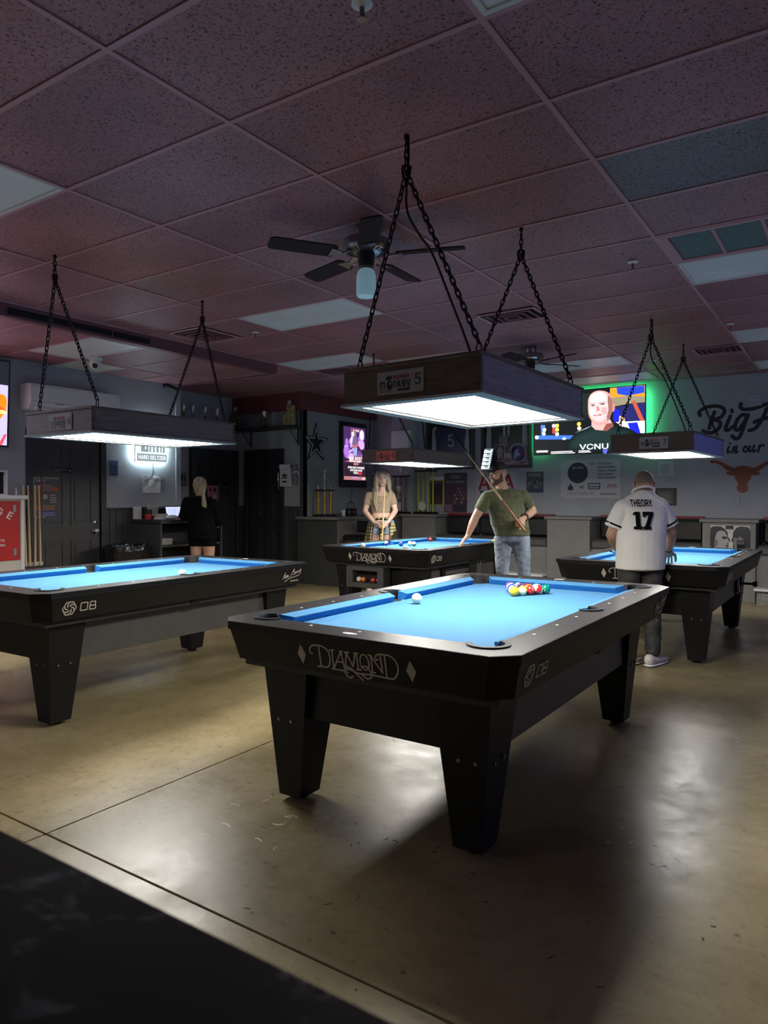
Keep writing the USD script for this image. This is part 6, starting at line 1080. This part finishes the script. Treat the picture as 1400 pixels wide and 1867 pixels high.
for s_ in 'LR':
    an = A['an' + s_]; ff = unit((.45, -.89, 0)); o = m3.Manifold.hull_points(np.vstack([b.e((*(an - ff * .05)[:2], .045), .042), b.e((*(an + ff * .09)[:2], .042), .048, .05, .03), b.e((*(an + ff * .17)[:2], .034), .04, .035, .022)])).trim_by_plane((0, 0, 1), .012); obj('shoe', h_to_mesh(o), 'frame_dark', t, smooth=50); obj('shoe_sole', h_to_mesh(m3.Manifold.hull_points(np.vstack([b.e((*(an - ff * .05)[:2], .008), .044, .044, .008), b.e((*(an + ff * .17)[:2], .008), .042, .037, .008), b.e((*(an + ff * .09)[:2], .008), .05, .05, .008)]))), 'sole', t, smooth=50)
wr = A['wrL']; dw = unit(A['elL'] - wr); obj('wristwatch', tube([wr + dw * .035, wr + dw * .062], .041, 16), 'black_rubber', t, smooth=30)
obj('necklace', tube(curve([A['neck'] + fv * .075 + b.r * x + [0, 0, z] for x, z in ((-.06, .0), (-.045, -.06), (.005, -.19), (.035, -.07), (.055, -.0))], 5) + np.array([fv * .055] * 21) * np.sin(np.linspace(0, PI, 21))[:, None], .003, 6), 'chrome', t); obj('pendant', trimesh.creation.icosphere(2, .014).apply_translation(A['neck'] + fv * .165 + [0, 0, -.2] + b.r * .005), 'silver_cup', t, smooth=True)
cue('brown-butted cue held across the chest of the man in the cap', qb, qt, .40)

# the man in the white jersey, his back to the camera
J = {'head': [.845, 4.385, 1.420], 'neck': [.868, 4.275, 1.372], 'chest': [.878, 4.215, 1.19], 'waist': [.876, 4.170, 1.00], 'pelvis': [.878, 4.150, .86], 'shL': [.752, 4.135, 1.238], 'shR': [.984, 4.290, 1.254], 'elL': [.668, 4.10, 1.03], 'elR': [1.062, 4.362, 1.05], 'wrL': [.660, 4.345, .885], 'wrR': [1.010, 4.520, .890],
     'hipL': [.805, 4.105, .84], 'hipR': [.945, 4.195, .84], 'knL': [.80, 4.14, .45], 'knR': [.955, 4.225, .45], 'anL': [.796, 4.100, .085], 'anR': [.965, 4.215, .085]}
f3 = (-.52, .854); fv = unit((*f3, 0)); hf = unit((-.40, .78, -.62))
t, b, A, S, h, P = person('man seen from behind in a white baseball jersey lettered THEORY 17', J, f3, 'skin_dark', chest=(.165, .11), waist=(.165, .12), hip=(.165, .12), arm=1.08, leg=1.0, headf=hf, head_k=1.0,
    hands={'L': (np.array([.70, 4.44, .835]), (.2, -.1, -1), .3, 1), 'R': (np.array([.985, 4.60, .845]), (.1, -.3, -1), .35, -1)}, footf=(.25, .97))
face_bits(t, h, P, 1.0, 'buzz_hair', True)
hair = h.hull(h.e(P(0, -.016, .034), .078, .096, .091)) - h.hull(h.e(P(0, .11, -.01), .06, .085, .08)) ; hair = hair.trim_by_plane(tuple(h.B[2]), float(h.B[2] @ P(0, 0, -.035)))
obj('buzz_cut_hair', organic(hair, .012, 3), 'buzz_hair', t, smooth=True)
sl = [sleeve(b, A, s_, .74, .080, .084) for s_ in 'LR']
jer = union([b.hull(b.e(A['pelvis'] - [0, 0, .085], .192, .155, .02), b.e(A['waist'], .190, .150, .07)), b.hull(b.e(A['waist'], .190, .150, .07), b.e(A['chest'], .195, .140, .10)), b.hull(b.e(A['chest'], .195, .138, .08), b.e(A['shL'], .074), b.e(A['shR'], .074)), b.hull(b.e(A['neck'] - [0, 0, .015], .085, .075, .04), b.e(A['shL'], .07), b.e(A['shR'], .07))] + [s_[0].trim_by_plane(tuple(-s_[2]), float(-s_[2] @ s_[1])) for s_ in sl])
jer = jer - b.hull(b.e(A['neck'] + fv * .05 + [0, 0, .06], .085, .085, .06), b.e(A['neck'] + fv * .03 + [0, 0, .14], .10)); jer = jer.trim_by_plane((0, 0, 1), .745)
jm = organic(jer, .013, 7, .006, 9, 9, (1, 1, .5)); obj('white_jersey', jm, 'jersey_white', t, smooth=True)
obj('collar', tube([A['neck'] + b.r * .083 * math.cos(a) + b.f * (.005 + .075 * math.sin(a)) + [0, 0, .012 - .035 * math.sin(a)] for a in np.linspace(0, 2 * PI, 29)], .010, 6, caps=False), 'jersey_white', t, smooth=50)
for sl_ in sl:
    _, p, dd = sl_; q = p - dd * .022; obj('sleeve_stripe', tube([q - dd * .011, q + dd * .003], .0865, 26, caps=False), 'black_cotton', t, smooth=30, label='black stripe round the sleeve')
def on_back(mesh2, c0, c1):
    """Lettering laid on the jersey's back: u = the person's right, v = up, lifted just above the cloth."""
    v_, f_ = trimesh.remesh.subdivide_to_size(mesh2.vertices, mesh2.faces, .007, max_iter=12); m = trimesh.Trimesh(v_, f_, process=False)
    uv = m.vertices[:, :2] + [c0, c1]; org = np.array([.874, 4.17, 0]); X = (jm.vertices - org) @ b.r; Yb = -(jm.vertices - org) @ b.f; Zb = jm.vertices[:, 2]
    ok = (jm.vertex_normals @ b.f) < -.15; tree = cKDTree(np.c_[X[ok], Zb[ok]]); d, i = tree.query(uv, k=5); w_ = 1 / (d + 1e-4); w_ /= w_.sum(1, keepdims=True); dep = (Yb[ok][i] * w_).sum(1)
    m.vertices = org + uv[:, :1] * b.r + uv[:, 1:2] * np.array([0, 0, 1.]) - (dep + .0065 + m.vertices[:, 2:3].ravel())[:, None] * b.f; return m
def fit(tx, h_, w_, bold=True, depth=.001):
    m = meshkit.text_mesh(tx, h_, depth, bold); m.apply_scale([w_ / m.bounds[1][0], 1, 1]); m.apply_translation([-w_ / 2, 0, 0]); return m
obj('name_lettering', on_back(fit('THEORY', .052, .172, True), -.008, 1.262), 'black_cotton', t)
one = Polygon([(.0, .0), (.062, .0), (.062, .022), (.048, .022), (.048, .135), (.014, .135), (.0, .122), (.0, .108), (.016, .112), (.016, .022), (.0, .022)]); sev = Polygon([(.0, .0), (.058, .0), (.058, .022), (.046, .022), (.082, .115), (.082, .135), (.0, .135), (.0, .096), (.02, .096), (.022, .108), (.046, .108), (.012, .022), (.0, .022)])
num = unary_union([one, affinity.translate(sev, .068, 0)]); shd = affinity.translate(num, .006, -.006).difference(num)
obj('number_shadow', on_back(ext(affinity.translate(shd, -.075, 0), 0, .001).subdivide(), -.012, 1.085), 'plate_silver', t); obj('number_lettering', on_back(ext(affinity.translate(num, -.075, 0), 0, .001).subdivide(), -.012, 1.085), 'black_cotton', t)
obj('black_jeans', trousers(b, A, (.176, .134), .0, .90, (.098, .084, .066, .060), .008, 5), 'jean_black', t, smooth=True)
for s_ in 'LR':
    an = A['an' + s_]; ff = unit((.25, .97, 0)); o = m3.Manifold.hull_points(np.vstack([b.e((*(an - ff * .055)[:2], .055), .040, .04, .045), b.e((*(an + ff * .09)[:2], .045), .047, .05, .03), b.e((*(an + ff * .17)[:2], .036), .04, .035, .022)])).trim_by_plane((0, 0, 1), .022); obj('shoe', h_to_mesh(o), 'shoe_white', t, smooth=50); obj('shoe_sole', h_to_mesh(m3.Manifold.hull_points(np.vstack([b.e((*(an - ff * .055)[:2], .012), .044, .046, .012), b.e((*(an + ff * .17)[:2], .012), .043, .038, .012), b.e((*(an + ff * .09)[:2], .012), .05, .05, .012)]))), 'white_plastic', t, smooth=50)
wr = A['wrR']; dw = unit(A['elR'] - wr); obj('wristband', tube([wr + dw * .02, wr + dw * .034], .033, 16), 'black_rubber', t, smooth=30)

# the woman in black at the service counter, back turned
J = {'head': [-4.626, 4.560, 1.462], 'neck': [-4.61, 4.540, 1.335], 'chest': [-4.59, 4.532, 1.175], 'waist': [-4.575, 4.530, 1.00], 'pelvis': [-4.555, 4.530, .87], 'shL': [-4.755, 4.470, 1.265], 'shR': [-4.452, 4.610, 1.245], 'elL': [-4.86, 4.50, 1.09], 'elR': [-4.425, 4.70, 1.03], 'wrL': [-4.99, 4.60, 1.115], 'wrR': [-4.62, 4.80, .985],
     'hipL': [-4.625, 4.495, .84], 'hipR': [-4.495, 4.578, .84], 'knL': [-4.63, 4.50, .46], 'knR': [-4.49, 4.585, .46], 'anL': [-4.632, 4.49, .08], 'anR': [-4.495, 4.575, .08]}
f4 = (-.42, .907); fv = unit((*f4, 0)); hf = unit((-.62, .78, -.12))
t, b, A, S, h, P = person('woman in black with a long blonde ponytail, back turned, at the service counter', J, f4, 'skin_tan', chest=(.15, .105), waist=(.14, .105), hip=(.175, .125), arm=.92, leg=1.0, headf=hf,
    hands={'L': (np.array([-5.06, 4.64, 1.085]), (0, 0, -1), .35, 1), 'R': (np.array([-4.70, 4.85, .97]), (-.3, .2, -1), .4, -1)}, footf=f4)
face_bits(t, h, P, 1.0, 'beard_brown')
sl = [sleeve(b, A, s_, 1.0, .072, .064) for s_ in 'LR']
fo = [b.hull(b.e(A['el' + s_], .062), b.e(A['el' + s_] * .25 + A['wr' + s_] * .75, .045)) for s_ in 'LR']
tp_ = union([b.hull(b.e(A['pelvis'] + [0, 0, .0], .192, .148, .03), b.e(A['waist'], .178, .135, .08)), b.hull(b.e(A['waist'], .178, .135, .08), b.e(A['chest'], .178, .130, .10)), b.hull(b.e(A['chest'], .175, .128, .10), b.e(A['shL'], .068), b.e(A['shR'], .068)), b.hull(b.e(A['neck'] - [0, 0, .02], .075, .065, .05), b.e(A['shL'], .06), b.e(A['shR'], .06))] + [s_[0] for s_ in sl] + fo) - b.hull(b.e(A['neck'] + [0, 0, .05], .07, .06, .04), b.e(A['neck'] + [0, 0, .12], .08))
obj('black_sweatshirt', organic(tp_, .014, 7, .009, 11, 12), 'black_cotton', t, smooth=True)
sk = union([b.hull(b.e(A['pelvis'] + [0, 0, .03], .175, .135, .04), b.e(A['pelvis'] - [0, 0, .05], .190, .142, .06))] + [b.hull(b.e(A['hip' + s_], .105), b.e(A['hip' + s_] * .70 + A['kn' + s_] * .30, .098, .098, .02)) for s_ in 'LR'])
obj('black_shorts', organic(sk, .015, 5, .004, 20, 13), 'black_cotton', t, smooth=True)
hc = A['head']; hr = np.cross(hf, (0, 0, 1)); hr /= np.linalg.norm(hr); bk = -unit((hf[0], hf[1], 0))
cp = h.hull(h.e(P(0, -.018, .036), .083, .100, .093)) - h.hull(h.e(P(0, .115, -.03), .062, .085, .09)); tail = []
side = hr * .05
for dx, r in ((-.014, .020), (.014, .020), (0, .024)):
    pts = np.array(curve([hc + bk * .07 + side * .6 + [0, 0, .085], hc + bk * .13 + side + [0, 0, .07], hc + bk * .155 + side * 1.2 + [0, 0, -.05], hc + bk * .15 + side * 1.5 + hr * dx + [0, 0, -.22], hc + bk * .13 + side * 1.6 + hr * dx * 1.6 + [0, 0, -.385]], 4)); tail += b.chain([(p, r * (1.1 - .7 * (i / len(pts)) ** 2)) for i, p in enumerate(pts)])
nape = b.hull(b.e(hc + bk * .07 + [0, 0, .02], .07, .04, .06), b.e(hc + bk * .06 + [0, 0, -.08], .05, .035, .03))
obj('ponytail_hair', organic(union([cp, nape] + tail), .012, 4, .004, 60, 8, (1, 1, .25)), 'blonde', t, smooth=True); obj('hair_tie', tube([hc + bk * .105 + side * .85 + [0, 0, .072], hc + bk * .12 + side * .95 + [0, 0, .07]], .027, 12), 'white_plastic', t)
for s_ in 'LR':
    an = A['an' + s_]; o = m3.Manifold.hull_points(np.vstack([b.e((*(an - fv * .05)[:2], .05), .04), b.e((*(an + fv * .16)[:2], .036), .04, .035, .022), b.e((*(an + fv * .09)[:2], .042), .046, .05, .03)])).trim_by_plane((0, 0, 1), .002); obj('shoe', h_to_mesh(o), 'frame_dark', t, smooth=50)
